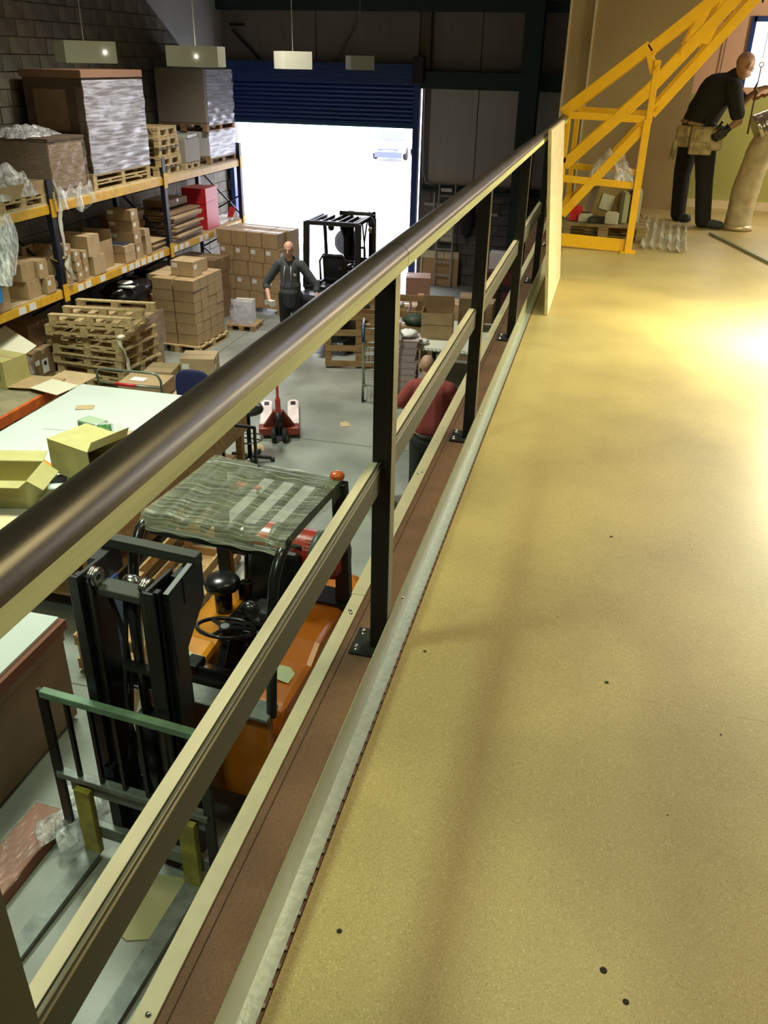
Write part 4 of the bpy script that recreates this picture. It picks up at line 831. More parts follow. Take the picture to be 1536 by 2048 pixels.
part('dispenser_body', G().ext([(-.11, -.04, 0), (.12, -.04, 0), (.12, -.04, .07), (.02, -.04, .04), (-.06, -.04, .075), (-.11, -.04, .06)], (0, .08, 0)), black, t, .004); part('tape_roll', G().lathe([(.035, -.012), (.055, -.012), (.055, .012), (.035, .012), (.035, -.012)], (-.01, 0, .07), (0, 1, 0), 18), mat('tape_cream', (.7, .62, .3), .4), t)
t = thing('product_box', 'small green printed box standing on the packing table', 'box', (-5.05, 7.42, .902), -.25)
part('box_body', G().bb(-.14, .14, -.08, .08, 0, .15), mat('pale_green_card', (.36, .45, .30), .5), t, .003); part('printed_front', G().bb(-.138, .138, -.083, -.081, .01, .13), mat('green_print', (.10, .26, .08), .5, nz=.6, ns=22), t)
t = thing('leaflet_holder', 'clear leaflet holder with green leaflets on the packing table', 'leaflet holder', (-4.78, 7.2, .902), .5)
part('clear_stand', G().box((0, .05, .10), (.18, .004, .22), rx=-.4), clearf, t); part('leaflet', G().box((0, .03, .10), (.14, .004, .19), rx=-.4), mat('green_print', (.1, .26, .08)), t); part('white_sheet', G().box((.12, .05, .09), (.12, .003, .2), rx=-.4), paper, t)
carton('small grey green carton at the far middle of the packing table', (-4.48, 7.28, .903), (.22, .12, .13), .2, mat('grey_green_card', (.34, .34, .22), .6), None, False)
open_carton('open carton behind the big carton partly under the handrail', (-4.0, 6.75, .905), (.42, .34, .22), -.2, card, (30, 20, 10, 20), GT)
g = G(); g.box((0, 0, 0), (.20, .12, .006)); one('cardboard_scrap', g, card2, 'torn cardboard scrap lying at the far end of the packing table', 'cardboard', (-5.55, 8.05, .908), (.03, .02, .4))
g = G(); g.sheet(crump(12, .5, .35, .08), 14, 14); one('clear_bag', g, clearf, 'clear plastic bag lying between the open cartons on the packing table', 'bag', (-4.2, 5.95, .903))
# rack bench with orange beam
t = thing('orange_bench', 'low rack bench with orange beam and grey board top at the left', 'bench', (-7.0, 7.6, 0))
part('bench_board', G().bb(-.34, .46, -3.2, 1.62, .74, .76), mat('grey_brown_board', (.28, .24, .14), .7, nz=.2, ns=4), t)
part('front_beam', G().bb(.46, .51, -3.2, 1.62, .64, .765), beamo, t, .004); part('rear_beam', G().bb(-.38, -.34, -3.2, 1.62, .64, .765), beamo, t)
for y in (-3.1, 1.5): part('leg', G().bb(.42, .5, y - .04, y + .04, 0, .64), dblue, t); part('leg', G().bb(-.37, -.30, y - .04, y + .04, 0, .64), dblue, t)
c_ = carton('big printed carton standing on the orange bench', (-7.18, 8.85, .762), (.40, .42, .36), -.15, card4, None, False); 
for k in range(6): part('printed_mark', G().bb(-.202 , -.2, 0, 0, 0, 0) if False else G().bb(-.15 + .05 * k, -.12 + .05 * k, -.2125, -.2105, .10 + .03 * (k % 2), .20 + .03 * (k % 2)), card3, c_)
carton('second printed carton at the very left edge on the orange bench', (-7.32, 8.2, .762), (.42, .5, .40), -.1, card4, None, False)
for k, (x, y, z, w, d, rz, m) in enumerate([(-6.62, 9.0, .77, .7, .5, .25, card2), (-6.45, 9.1, .79, .55, .55, -.1, card2), (-6.75, 8.85, .785, .6, .4, .1, card), (-6.4, 8.72, .80, .5, .35, -.3, mat('cream_board', (.7, .66, .5)))]):
    one('cardboard_sheet', G().box((0, 0, 0), (w, d, .006)), m, ['wide flat cardboard sheet hanging over the bench end, lowest', 'square flat cardboard sheet on top of the loose sheets', 'flat cardboard sheet at the left of the loose sheets', 'cream flat sheet sticking out under the loose cardboard'][k], 'cardboard', (x, y, z + .012 * k), (.02 * k, -.02, rz), 'loose cardboard sheets on the orange bench')
crate('open wooden tray crate on the floor between bench and packing table', (-6.25, 8.6, .2), .45, .8, .25, 2, wood)
# platform trolley
t = thing('platform_trolley', 'grey tubular platform trolley loaded with a flat carton behind the packing table', 'trolley', (-5.62, 9.55, 0), .03)
part('platform', G().bb(-.42, .42, -.35, .55, .16, .20), mat('brown_board', (.2, .15, .1)), t)
part('handle', G().tube([(-.40, -.35, .2), (-.43, -.42, .90), (-.40, -.43, .97), (-.34, -.44, 1.0), (.36, -.44, 1.0), (.42, -.43, .97), (.45, -.42, .90), (.42, -.35, .2)], .016, 8), mat('grey_green_tube', (.16, .19, .15), .35, .3), t)
part('cross_bar', G().tube([(-.43, -.41, .80), (.44, -.41, .80)], .014, 8), mat('grey_green_tube', (.16, .19, .15)), t); part('red_sleeve', G().cyl((-.2, -.41, .80), (.1, -.41, .80), .02, 10), redc, t)
for x in (-.35, .35):
    for y in (-.25, .45): part('castor', G().lathe([(0, -.02), (.06, -.02), (.06, .02), (0, .02)], (x, y, .065), (1, 0, 0), 14).bb(x - .02, x + .02, y - .02, y + .02, .1, .16), rubber, t)
carton('flat carton with white note lying on the trolley', (-5.66, 9.66, .205), (.62, .45, .5), .1, card, None, False); one('delivery_note', G().bb(-.1, .1, -.07, .07, 0, .002), paper, 'white note on the flat carton on the trolley', 'paper', (-5.75, 9.62, .7075))
carton('small carton right of the flat carton on the trolley', (-5.28, 9.7, .205), (.12, .4, .3), .1, card2, None, False)
# office chair
t = thing('office_chair', 'blue fabric office chair with its back to the handrail', 'chair', (-4.75, 9.35, 0), .1)
g = G(); pr = []
for k in range(24): a = 2 * PI * k / 24; c, s = math.cos(a), math.sin(a); pr.append((.23 * abs(c) ** .6 * (1 if c >= 0 else -1), -.2, .83 + .25 * abs(s) ** .6 * (1 if s >= 0 else -1)))
g.ext(pr, (0, .06, 0)); part('backrest', g, mat('navy_fabric', (.012, .015, .075), .9), t, .025)
part('seat', G().box((0, .12, .48), (.46, .44, .07)), mat('navy_fabric', (.012, .015, .075)), t, .03); part('back_stem', G().bar((0, -.16, .7), (0, .05, .42), .05, .02), black, t); part('gas_lift', G().cyl((0, .1, .08), (0, .1, .45), .03, 12), black, t)
for k in range(5): a = 2 * PI * k / 5; part('base_arm', G().bar((0, .1, .09), (.28 * math.cos(a), .1 + .28 * math.sin(a), .06), .04, .03).lathe([(0, -.02), (.028, -.02), (.028, .02), (0, .02)], (.29 * math.cos(a), .1 + .29 * math.sin(a), .03), (1, 0, 0), 10), black, t)
# draughtsman stool
t = thing('draughting_stool', 'black stool with chrome foot ring beside the packing table', 'stool', (-3.95, 9.02, 0))
part('foot_ring', G().tube([(.17 * math.cos(2 * PI * k / 24), .17 * math.sin(2 * PI * k / 24), .32) for k in range(24)], .011, 8, True).bar((-.17, 0, .32), (.17, 0, .32), .015, .015), steel, t); part('stem', G().cyl((0, 0, .06), (0, 0, .68), .028, 12), black, t); part('seat', G().lathe([(0, .68), (.19, .68), (.2, .71), (.18, .75), (0, .76)], n=20), satin, t)
for k in range(5): a = 2 * PI * k / 5 + .3; part('base_arm', G().bar((0, 0, .08), (.27 * math.cos(a), .27 * math.sin(a), .05), .04, .03).lathe([(0, -.02), (.028, -.02), (.028, .02), (0, .02)], (.28 * math.cos(a), .28 * math.sin(a), .03), (1, 0, 0), 10), black, t)
t = thing('roll_stand', 'thin black metal stand with red foot bar behind the forklift guard', 'stand', (-3.72, 8.2, 0))
for x in (-.2, .2): part('stand_leg', G().bar((x, 0, 0), (x, 0, .85), .03, .03), black, t)
part('foot_bar', G().bar((-.35, -.02, .1), (.25, -.02, .1), .04, .04), redc, t); part('top_bar', G().bar((-.2, 0, .84), (.2, 0, .84), .03, .03), black, t)
# pallet truck
t = thing('pallet_truck', 'red hand pallet truck with pale forks standing in the aisle', 'pallet truck', (-3.87, 9.85, 0), math.radians(20))
for s in (-1, 1):
    part('fork', G().bb(s * .19 - .08, s * .19 + .08, .0, 1.12, .06, .10).ext([(s * .19 - .08, 1.12, .06), (s * .19 + .08, 1.12, .06), (s * .19 + .04, 1.2, .06), (s * .19 - .04, 1.2, .06)], (0, 0, .035)), mat('pale_fork_paint', (.75, .62, .62), .4, nz=.2, ns=6), t, .008); part('load_roller', G().lathe([(0, -.05), (.04, -.05), (.04, .05), (0, .05)], (s * .19, 1.02, .04), (1, 0, 0), 12), rubber, t); part('fork_slot', G().bb(s * .19 - .035, s * .19 + .035, .96, 1.1, .1005, .103), black, t)
part('hydraulic_body', G().ext([(-.27, .05, .06), (.27, .05, .06), (.06, -.1, .42), (-.06, -.1, .42)], (0, .08, 0)).bb(-.27, .27, -.06, .12, .06, .16), mat('dark_red_paint', (.22, .03, .015), .4, nz=.3, ns=6), t, .01)
part('pump', G().cyl((0, -.12, .1), (0, -.12, .42), .05, 14), black, t); part('tiller', G().bar((0, -.13, .35), (0, -.16, .62), .07, .05).bar((0, -.16, .62), (0, -.22, 1.1), .035, .03), redp, t, .004); part('tiller_grip', G().tube([(0, -.22, 1.08), (-.1, -.23, 1.14), (-.1, -.25, 1.25), (.1, -.25, 1.25), (.1, -.23, 1.14), (0, -.22, 1.08)], .014, 8), paper, t)
for s in (-1, 1): w = part('steer_wheel', G().lathe([(0, -.03), (.085, -.03), (.1, -.015), (.1, .015), (.085, .03), (0, .03)], (s * .07, -.14, .1), (1, 0, 0), 20), rubber, t); part('wheel_hub', G().lathe([(.0, .033), (.05, .033), (.055, .028)], (s * .07, -.14, .1), (s, 0, 0), 16), gplate, w)
# litter
for k, (x, y, s_, lab) in enumerate([(-4.13 + .12, 9.42, .18, 'torn cardboard piece on the floor left of the pallet truck front'), (-3.15, 10.55, .14, 'small square card on the floor right of the pallet truck'), (-4.0, 9.0, .1, 'scrap of white paper on the floor by the stool')]):
    one('floor_scrap', G().ext([(-s_ * .5, -s_ * .6, 0), (s_ * .5, -s_ * .5, 0), (s_ * .4, s_ * .5, .004), (0, s_ * .65, .01), (-s_ * .5, s_ * .5, .002)], (0, 0, .003)), card2 if k < 2 else paper, lab, 'scrap', (x, y, .003), (0, 0, .4))
g = G(); g.ext([(-2.24, 2.72, 0), (-2.12, 2.67, 0), (-2.0, 2.71, 0), (-1.89, 2.74, 0), (-1.84, 3.02, 0), (-2.0, 3.14, 0), (-2.26, 3.12, 0)], (0, 0, .008)); one('floor_cardboard', g, mat('olive_card', (.40, .37, .20), .7), 'flat cardboard sheet with torn edge on the floor between the forks', 'cardboard', (0, .0, .002))
one('green_floor_sheet', G().bb(-.2, .2, -.5, .5, 0, .02), mat('pale_green_board', (.30, .42, .30), .4, nz=.15, ns=4), 'pale green flat board on the floor left of the left fork', 'board', (-2.80 + .0, 2.5, .001)) if False else None
one('floor_cable', G().tube([(-1.72, 2.6, .01), (-1.78, 2.35, .01), (-1.86, 2.1, .01), (-1.9, 1.7, .01)], .018, 8), rubber, 'thick black cable on the floor right of the cardboard', 'cable')
# ================================================================== under the mezzanine edge, right of the aisle
make_pallet('brown pallet standing on its long edge facing the aisle', (-3.68, 13.1, .60), .25, wood2, None, 1.1, 1.15, (PI / 2, 0))
make_pallet('brown pallet standing on edge behind the first one', (-3.25, 13.5, .60), .15, wood2, None, 1.1, 1.15, (PI / 2, 0))
t = thing('roll_cage_trolley', 'grey wire trolley with blue curved handle beside the aisle', 'trolley', (-3.02, 11.95, 0), .25)
tm = mat('grey_green_tube', (.16, .19, .15))
tm = mat('zinc_tube', (.40, .44, .38), .35, .6)
for x in (-.25, .25):
    part('side_tube', G().tube([(x, -.35, .1), (x, -.36, .75), (x, -.40, .98), (x, -.30, 1.10), (x, .1, 1.12)], .016, 8), tm, t); part('castor', G().lathe([(0, -.018), (.065, -.018), (.065, .018), (0, .018)], (x, -.38, .066), (1, 0, 0), 14), rubber, t); part('castor', G().lathe([(0, -.018), (.065, -.018), (.065, .018), (0, .018)], (x, .32, .066), (1, 0, 0), 14), rubber, t)
    part('handle_sleeve', G().tube([(x, -.39, .92), (x, -.40, 1.0), (x, -.30, 1.10), (x, -.18, 1.12)], .026, 8), mat('navy_plastic', (.02, .05, .14), .4), t); part('rear_tube', G().tube([(x, .35, .1), (x, .35, 1.0)], .014, 8), tm, t)
for z in (.25, .6, .9):
    part('shelf_tube', G().tube([(-.25, -.37, z), (.25, -.37, z)], .012, 6).tube([(-.25, .35, z), (.25, .35, z)], .012, 6), tm, t)
gw = G()
for z in (.25, .6):
    for k in range(10): gw.bar((-.25 + .5 * k / 9, -.37, z), (-.25 + .5 * k / 9, .35, z), .008, .006)
    for k in range(8): gw.bar((-.25, -.35 + .7 * k / 7, z + .006), (.25, -.35 + .7 * k / 7, z + .006), .006, .006)
part('shelf_wires', gw, tm, t, kind='stuff')
# stack of pinkish trays
for k in range(9): one('document_tray', G().ext([(-.13, -.2, 0), (.12, -.2, .0), (.14, -.2, .09), (-.15, -.2, .09)], (0, .4, 0)).bb(-.16, .15, -.21, .21, .088, .1), mat('pinkish_tray', (.46, .36, .36), .5), 'pinkish grey tray in the stack beside the wire trolley, %s from the floor' % ORD[k], 'tray', (-2.60 + .012 * (k % 3), 11.95, .003 + .102 * k), (0, 0, .15 + .03 * (k % 2)), 'stacked trays beside the wire trolley')
one('white_paper_bag', lump((0, 0, .05), (.14, .16, .05), 8, 18, 12, .1), paper, 'crumpled white paper bag on top of the tray stack', 'bag', (-2.6, 11.95, .925))
t = thing('sorting_table', 'white scalloped table under the mezzanine edge with cartons on it', 'table', (-2.05, 12.75, 0))
part('table_top', G().bb(-.5, 1.0, -.75, .9, .72, .75), mat('pale_green_top', (.68, .72, .60), .4), t)
for k in range(18): part('scallop', G().cyl((-.5 + .06 * k, -.75, .72), (-.5 + .06 * k, -.75, .75), .03, 10), mat('pale_green_top', (.68, .72, .6)), t)
for x in (-.44, .94):
    for y in (-.68, .84): part('leg', G().bb(x - .03, x + .03, y - .03, y + .03, 0, .72), black, t)
GR = 'cartons on the sorting table'
open_carton('big open carton with dark inside on the sorting table', (-2.30, 12.72, .752), (.48, .44, .40), .12, card, (-82, None, 92, None), GR)
one('loose_card', G().box((0, 0, .0), (.3, .12, .02), rx=.2), card2, 'loose folded card lying in the big open carton', 'cardboard', (-2.22, 12.72, 1.02), (0.15, .1, .4))
carton('tall dark brown carton behind the big open carton', (-1.86, 13.3, .752), (.42, .42, .52), .1, card3, GR, False)
for k, (x, y, z, w, d, h, lab) in enumerate([(-2.27, 14.05, .447, .40, .4, .52, 'tilted brown carton behind the open one, left'), (-1.80, 14.1, .447, .40, .4, .56, 'brown carton behind the open one, right'), (-2.85, 14.4, 0, .42, .4, .62, 'small brown carton under the white roll'), (-2.80, 13.3, .0, .4, .4, .74, 'brown carton left of the big open carton'), (-2.0, 14.2, 0, .9, .6, .445, 'wide brown carton supporting the two rear cartons')]):
    carton(lab, (x, y, z), (w, d, h), .1 * (k % 3 - 1), card if k % 2 else card2, None, False)
one('white_roll', G().lathe([(0, 0), (.18, 0), (.2, .02), (.2, .07), (.17, .09), (0, .09)], n=20), paper, 'white coiled strapping on the small brown carton', 'roll', (-2.85, 14.4, .622))
one('green_bundle', lump((0, 0, .08), (.2, .18, .09), 15, 16, 10, .2), mat('dark_green_plastic', (.02, .05, .025), .6), 'dark green crumpled bundle left of the big open carton', 'bag', (-2.76, 13.25, .742))
one('white_bundle', lump((0, 0, .04), (.12, .10, .04), 18, 16, 10, .15), paper, 'white folded bundle on the near left table corner', 'bag', (-2.46, 12.2, .752))
one('grey_fan', G().tube([(.16 * math.cos(2 * PI * k / 20), 0, .3 + .16 * math.sin(2 * PI * k / 20)) for k in range(20)], .02, 8, True).ell((0, 0, .3), (.05, .06, .05)).lathe([(0, 0), (.14, 0), (.12, .03), (.02, .05), (.02, .2)], n=16), mat('lilac_grey_plastic', (.45, .40, .46), .4), 'round grey fan standing left of the brown cartons by the post', 'fan', (-3.12, 13.75, .62)); carton('brown carton under the grey fan', (-3.12, 13.8, 0), (.4, .4, .618), 0, card3, None, False)
carton('brown carton standing by the door jamb', (-3.5, 16.9, 0), (.5, .5, .72), .2, mat('reddish_card', (.40, .22, .14), .7), None, False)
carton('large brown carton block beyond the aisle, lower', (-4.15, 15.0 - .45, 0), (1.0, .6, .42), 0, card, None, False) if False else None
for k in range(3): carton('brown carton in the row behind the standing pallets, %s from the left' % ORD[k], (-3.66 + .42 * k, 14.2 + .03 * k, 0), (.40, .42, .42), .02, card, 'cartons behind the standing pallets', False)
for k in range(2): carton('upper carton in the row behind the standing pallets, %s from the left' % ORD[k], (-3.55 + .42 * k, 14.23, .422), (.40, .42, .40), .02, card, 'cartons behind the standing pallets', False)
carton('white topped carton in front of the dark forklift', (-4.0, 13.3, .0), (.6, .5, .95), .02, card2, None, False) if False else None
t = thing('ply_wall_board', 'brown board with pale slatted frame leaning against the block end wall', 'board', (-3.5, 19.25, 0), 0, None, -.06)
part('panel', G().bb(-.40, .42, 0, .03, 0, .72), mat('tan_board', (.42, .26, .12), .7), t)
for k in range(5): part('frame_slat', G().bb(-.43 + .172 * k, -.43 + .168 * (k + 1), -.02, .0, .60, .76), ply, t)
part('frame_side', G().bb(-.46, -.42, -.02, .02, 0, .76), ply, t)
t = thing('aluminium_ladder', 'thin grey ladder leaning on the dark blocks beside the blue door', 'ladder', (-3.42, 19.15, 0), 0, None, -.06)
for x in (-.18, .18): part('ladder_rail', G().bb(x - .015, x + .015, -.02, .02, 0, 2.2), mat('dull_aluminium', (.35, .36, .34), .4, .7), t)
for k in range(7): part('rung', G().bb(-.18, .18, -.012, .012, .25 + .28 * k, .28 + .28 * k), mat('dull_aluminium', (.35, .36, .34)), t)
o = one('notice_board', G().bb(-.14, .14, -.01, 0, 0, .34), mat('cream_notice', (.62, .58, .42), .6), 'cream paper notice fixed behind the ladder on the end wall', 'notice', (-3.42, 19.455, .95)); part('printed_line', G().bb(-.06, .06, -.012, -.0101, .2, .21).bb(-.08, .08, -.012, -.0101, .15, .155), card3, o)
g = G()
one('wall_switch_box', G().bb(-.12, .12, -.03, 0, 0, .07), paper, 'small white switch box on the sill beam by the conduit', 'switch box', (-3.45, 19.36, 2.02))
one('strip_sign', G().bb(-.35, .35, -.01, 0, 0, .06), mat('grey_tape', (.45, .43, .38)), 'grey horizontal strip on the block end wall', 'strip', (-3.6, 19.44, 1.7)); one('strip_sign', G().bb(-.2, .2, -.01, 0, 0, .06), mat('grey_tape', (.45, .43, .38)), 'short grey strip further right on the block end wall', 'strip', (-2.5, 19.44, 1.55))
one('black_coat', lump((0, 0, .4), (.16, .08, .42), 22, 16, 12, .1), mat('black_cloth', (.012, .012, .014), .9), 'black coat hanging on the block end wall', 'coat', (-2.95, 19.33, 1.1))
t = thing('dark_cabinet', 'low dark red brown cabinet under the mezzanine by the end wall', 'cabinet', (-1.6, 17.0, 0))
part('cabinet_body', G().bb(-.6, .8, -.4, .4, 0, .95), mat('maroon_panel', (.10, .02, .015), .5), t, .01)
for x in (-.25, .45): part('door', G().bb(x - .33, x + .33, -.425, -.402, .05, .9), mat('maroon_panel', (.1, .02, .015)), t, .004)
carton('white small box standing on the dark cabinet', (-1.95, 17.0, .952), (.3, .25, .32), 0, mat('white_card', (.7, .7, .7)), None, False)
t = thing('dark_shelf_unit', 'black shelf unit with bags under the mezzanine deck', 'shelf unit', (-1.1, 14.6, 0))
for x in (-.5, .5):
    for y in (-.2, .2): part('shelf_post', G().bb(x - .02, x + .02, y - .02, y + .02, 0, 1.5), black, t)
for z in (.2, .65, 1.1, 1.48): part('shelf', G().bb(-.5, .5, -.2, .2, z, z + .02), black, t)
one('white_bag', lump((0, 0, .14), (.13, .12, .15), 31, 14, 10, .15), paper, 'white bag on the middle shelf of the black unit', 'bag', (-1.35, 14.6, .672)); one('grey_cloth', lump((0, 0, .1), (.2, .14, .1), 33, 14, 10, .2), mat('grey_cloth', (.2, .2, .22), .9), 'grey cloth heap on the upper shelf of the black unit', 'cloth', (-1.2, 14.6, 1.122))
for k in range(2): carton('white topped carton of the pair behind the person in red, %s' % ['left', 'right'][k], (-1.42 + .33 * k, 9.75, .50 ), (.31, .4, .33), -.05, card2, None, True)
t = thing('work_table', 'low brown work table behind the person in red', 'table', (-1.2, 9.85, 0)); part('table_top', G().bb(-.55, .8, -.4, .5, .46, .498), wood2, t)
for x in (-.5, .75):
    for y in (-.35, .45): part('leg', G().bb(x - .03, x + .03, y - .03, y + .03, 0, .46), wood2, t)
carton('cream carton on the floor left of the person in red', (-2.1, 8.35, 0), (.34, .34, .36), .3, mat('cream_card', (.70, .64, .40), .6), None, False)
carton('brown carton block beneath the railing by the third post', (-.95, 10.2, .0), (.5, .6, .0 + .4), 0, card, None, False) if False else None
for k in range(4): carton('brown carton in the pile seen behind the far posts, %s from the floor' % ORD[k], (-1.0, 16.0, .0 + .52 * k), (.7, .6, .515), .03 * k, mat('reddish_card', (.4, .22, .14)), 'cartons piled behind the far posts', False)
# ================================================================== hanging light boxes
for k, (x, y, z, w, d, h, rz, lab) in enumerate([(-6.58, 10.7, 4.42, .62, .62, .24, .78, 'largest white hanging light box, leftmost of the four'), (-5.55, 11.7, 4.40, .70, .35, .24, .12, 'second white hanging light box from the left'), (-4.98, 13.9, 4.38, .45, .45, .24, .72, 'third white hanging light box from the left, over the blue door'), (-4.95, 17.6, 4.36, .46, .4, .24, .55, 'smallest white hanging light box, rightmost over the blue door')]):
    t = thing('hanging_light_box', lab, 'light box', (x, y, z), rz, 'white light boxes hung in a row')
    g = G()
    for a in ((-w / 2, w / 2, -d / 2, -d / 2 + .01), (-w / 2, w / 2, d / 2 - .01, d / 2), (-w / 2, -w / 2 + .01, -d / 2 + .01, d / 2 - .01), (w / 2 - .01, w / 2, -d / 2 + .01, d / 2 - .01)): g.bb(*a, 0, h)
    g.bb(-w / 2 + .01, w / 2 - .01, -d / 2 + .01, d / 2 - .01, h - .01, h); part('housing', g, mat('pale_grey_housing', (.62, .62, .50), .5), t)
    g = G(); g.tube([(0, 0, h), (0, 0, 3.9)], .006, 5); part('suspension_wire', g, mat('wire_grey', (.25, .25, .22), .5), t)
    if k < 2: part('painted_glint', G().ell((.06 if k else .17, -d / 2 - .012, h * .5), (.010, .008, .010)), emis('glint_white', (1, .98, .9), 22), t)  # glowing dot imitates a reflected glint on the housing, not a lamp
# ================================================================== people: tapered limbs fused into one surface
def blob(name, caps, m, parent=None, vox=.012, ells=(), smooth=4, kind=None, extra=None, label=None):
    """caps: (p0, p1, r0, r1[, (sx, sy, sz) squash]) fused by a voxel remesh into one continuous surface"""
    g = G()
    for c in caps:
        a, b, r0, r1 = Vector(c[0]), Vector(c[1]), c[2], c[3]; n = 5
        d = b - a; pts = []; rs = []
        L_ = max(d.length, 1e-4); dn = d / L_
        for k in range(4): t = math.pi / 2 * (1 - k / 4); pts.append(a - dn * r0 * math.sin(t)); rs.append(max(.002, r0 * math.cos(t)))
        for k in range(n + 1): pts.append(a + d * k / n); rs.append(r0 + (r1 - r0) * k / n)
        for k in range(1, 5): t = math.pi / 2 * k / 4; pts.append(b + dn * r1 * math.sin(t)); rs.append(max(.002, r1 * math.cos(t)))
        g.tube(pts, rs, 14)
    for e in ells: g.ell(e[0], e[1], 18, 12, e[2] if len(e) > 2 else None)
    if extra: extra(g)
    o = part(name, g, m, parent, label=label)
    r = o.modifiers.new('remesh', 'REMESH'); r.mode = 'VOXEL'; r.voxel_size = vox; r.use_smooth_shade = True
    s = o.modifiers.new('smooth', 'SMOOTH'); s.factor = .5; s.iterations = smooth
    return o
def head(c, yaw, pitch, sc=1.0):
    """caps and ellipsoids of a bald head centred at c, facing local -Y"""
    R = (Euler((pitch, 0, yaw), 'XYZ')).to_matrix(); c = Vector(c)
    T = lambda p: c + R @ (Vector(p) * sc)
    rot = Euler((pitch, 0, yaw), 'XYZ')
    E_ = [(T((0, .012, .03)), (.077 * sc, .096 * sc, .092 * sc), rot), (T((0, -.018, -.045)), (.058 * sc, .070 * sc, .070 * sc), rot), (T((0, -.05, -.085)), (.032 * sc, .028 * sc, .026 * sc), rot),
          (T((-.079, .01, -.005)), (.010 * sc, .020 * sc, .032 * sc), rot), (T((.079, .01, -.005)), (.010 * sc, .020 * sc, .032 * sc), rot), (T((0, -.075, .025)), (.05 * sc, .016 * sc, .012 * sc), rot), (T((0, -.086, -.052)), (.026 * sc, .012 * sc, .012 * sc), rot)]
    K = [(T((0, -.088, .01)), T((0, -.108, -.025)), .009 * sc, .015 * sc)]
    return K, E_, T
def face_bits(T, par, sc=1.0, beard=False):
    for s in (-1, 1):
        e = part('eye', G().ell(T((s * .031, -.083, .005)), (.012 * sc, .009 * sc, .008 * sc), 10, 6), mat('eye_white', (.6, .58, .55), .3), par); part('iris', G().ell(T((s * .031, -.0905, .005)), (.0055 * sc, .003 * sc, .0055 * sc), 8, 5), mat('iris_dark', (.04, .025, .02), .3), e)
        part('eyebrow', G().tube([T((s * .014, -.091, .024)), T((s * .03, -.092, .030)), T((s * .048, -.082, .025))], .004, 6), mat('brow_brown', (.10, .06, .04), .9), par)
    part('mouth', G().tube([T((-.024, -.092, -.052)), T((-.008, -.1, -.050)), T((.008, -.1, -.050)), T((.024, -.092, -.052))], .0042, 6), mat('lip', (.32, .13, .10), .5), par)
def hand(w, d, up, side, curl=.5, sc=1.0):
    """caps for palm, four unequal fingers and a thumb; w wrist, d pointing along the hand, up = back of hand, side = thumb side sign"""
    w = Vector(w); d = Vector(d).normalized(); up = Vector(up); up = (up - d * up.dot(d)).normalized(); x = d.cross(up) * side
    K = [(w, w + d * .05 * sc, .026 * sc, .030 * sc), (w + d * .045 * sc + x * .022 * sc, w + d * .085 * sc + x * .026 * sc, .018 * sc, .016 * sc), (w + d * .045 * sc - x * .022 * sc, w + d * .08 * sc - x * .026 * sc, .018 * sc, .015 * sc), (w + d * .04 * sc, w + d * .085 * sc, .02 * sc, .017 * sc)]
    for i, (o_, l) in enumerate([(.030, .070), (.010, .080), (-.010, .074), (-.029, .056)]):
        b = w + d * .088 * sc + x * o_ * sc; q = b
        for k in range(3):
            a = curl * (k + .6); dd = (d * math.cos(a) - up * math.sin(a)); L_ = l * sc * (.45, .32, .23)[k]
            K.append((q, q + dd * L_, .0095 * sc, .0085 * sc)); q = q + dd * L_
    t0 = w + d * .025 * sc + x * .024 * sc; t1 = t0 + (d * .6 + x * .8) * .04 * sc; K += [(t0, t1, .013 * sc, .011 * sc), (t1, t1 + (d * .9 + x * .2 - up * .3).normalized() * .035 * sc, .011 * sc, .009 * sc)]
    return K
# ---- man in the grey hoodie, standing in the aisle facing the camera
t = thing('person', 'bald person in dark grey hoodie and black trousers standing with arms held out', 'person', (-5.0, 13.52, 0), .10); t.scale = (1.05, 1.05, 1.05)
hk, he, T = head((0.0, -.05, 1.66), .1, .10, 1.02)
LE, LH = (-.40, -.02, 1.10), (-.30, -.22, .90)
RE, RH = (.43, .0, 1.10), (.46, -.14, .90)
body = hk + [((0, 0, 1.42), (0, -.03, 1.60), .062, .058), ((0, .01, 1.32), (0, 0, 1.0), .13, .13), ((-.17, 0, 1.42), LE, .055, .042), (LE, LH, .042, .028), ((.17, 0, 1.42), RE, .055, .042), (RE, RH, .042, .028),
    ((-.10, 0, .92), (-.11, 0, .5), .085, .058), ((-.11, 0, .5), (-.12, .02, .1), .055, .04), ((.10, 0, .92), (.12, 0, .5), .085, .058), ((.12, 0, .5), (.14, .02, .1), .055, .04)]
body += hand(LH, (.3, -.6, -.5), (-.7, -.2, .5), -1, .45) + hand(RH, (0, -.25, -.9), (1, 0, 0), 1, .8)
b = blob('body', body, skin, t, .009, he, 3); face_bits(T, b)
def hood_extra(g): pass
blob('hoodie', [((0, .01, 1.36), (0, 0, 1.02), .155, .165), ((0, 0, 1.10), (0, 0, .88), .172, .16), ((-.12, .01, 1.42), (.12, .01, 1.42), .08, .08), ((-.18, .01, 1.42), LE, .078, .062), (LE, tuple(Vector(LE).lerp(Vector(LH), .22)), .06, .056), ((.18, .01, 1.42), RE, .078, .062), (RE, tuple(Vector(RE).lerp(Vector(RH), .3)), .06, .054), ((-.09, .05, 1.50), (.09, .05, 1.50), .05, .05), ((-.1, -.02, 1.47), (-.03, -.10, 1.40), .04, .03), ((.1, -.02, 1.47), (.03, -.10, 1.40), .04, .03)],
    mat('dark_grey_fleece', (.055, .06, .068), .9, nz=.2, ns=25, bump=.2, bs=60), t, .011, [((0, -.06, 1.0), (.15, .12, .12))], 3)
for s in (-1, 1): part('drawcord', G().tube([(s * .05, -.13, 1.42), (s * .055, -.165, 1.33), (s * .06, -.17, 1.2)], .006, 6), mat('pale_cord', (.6, .58, .5), .8), t)
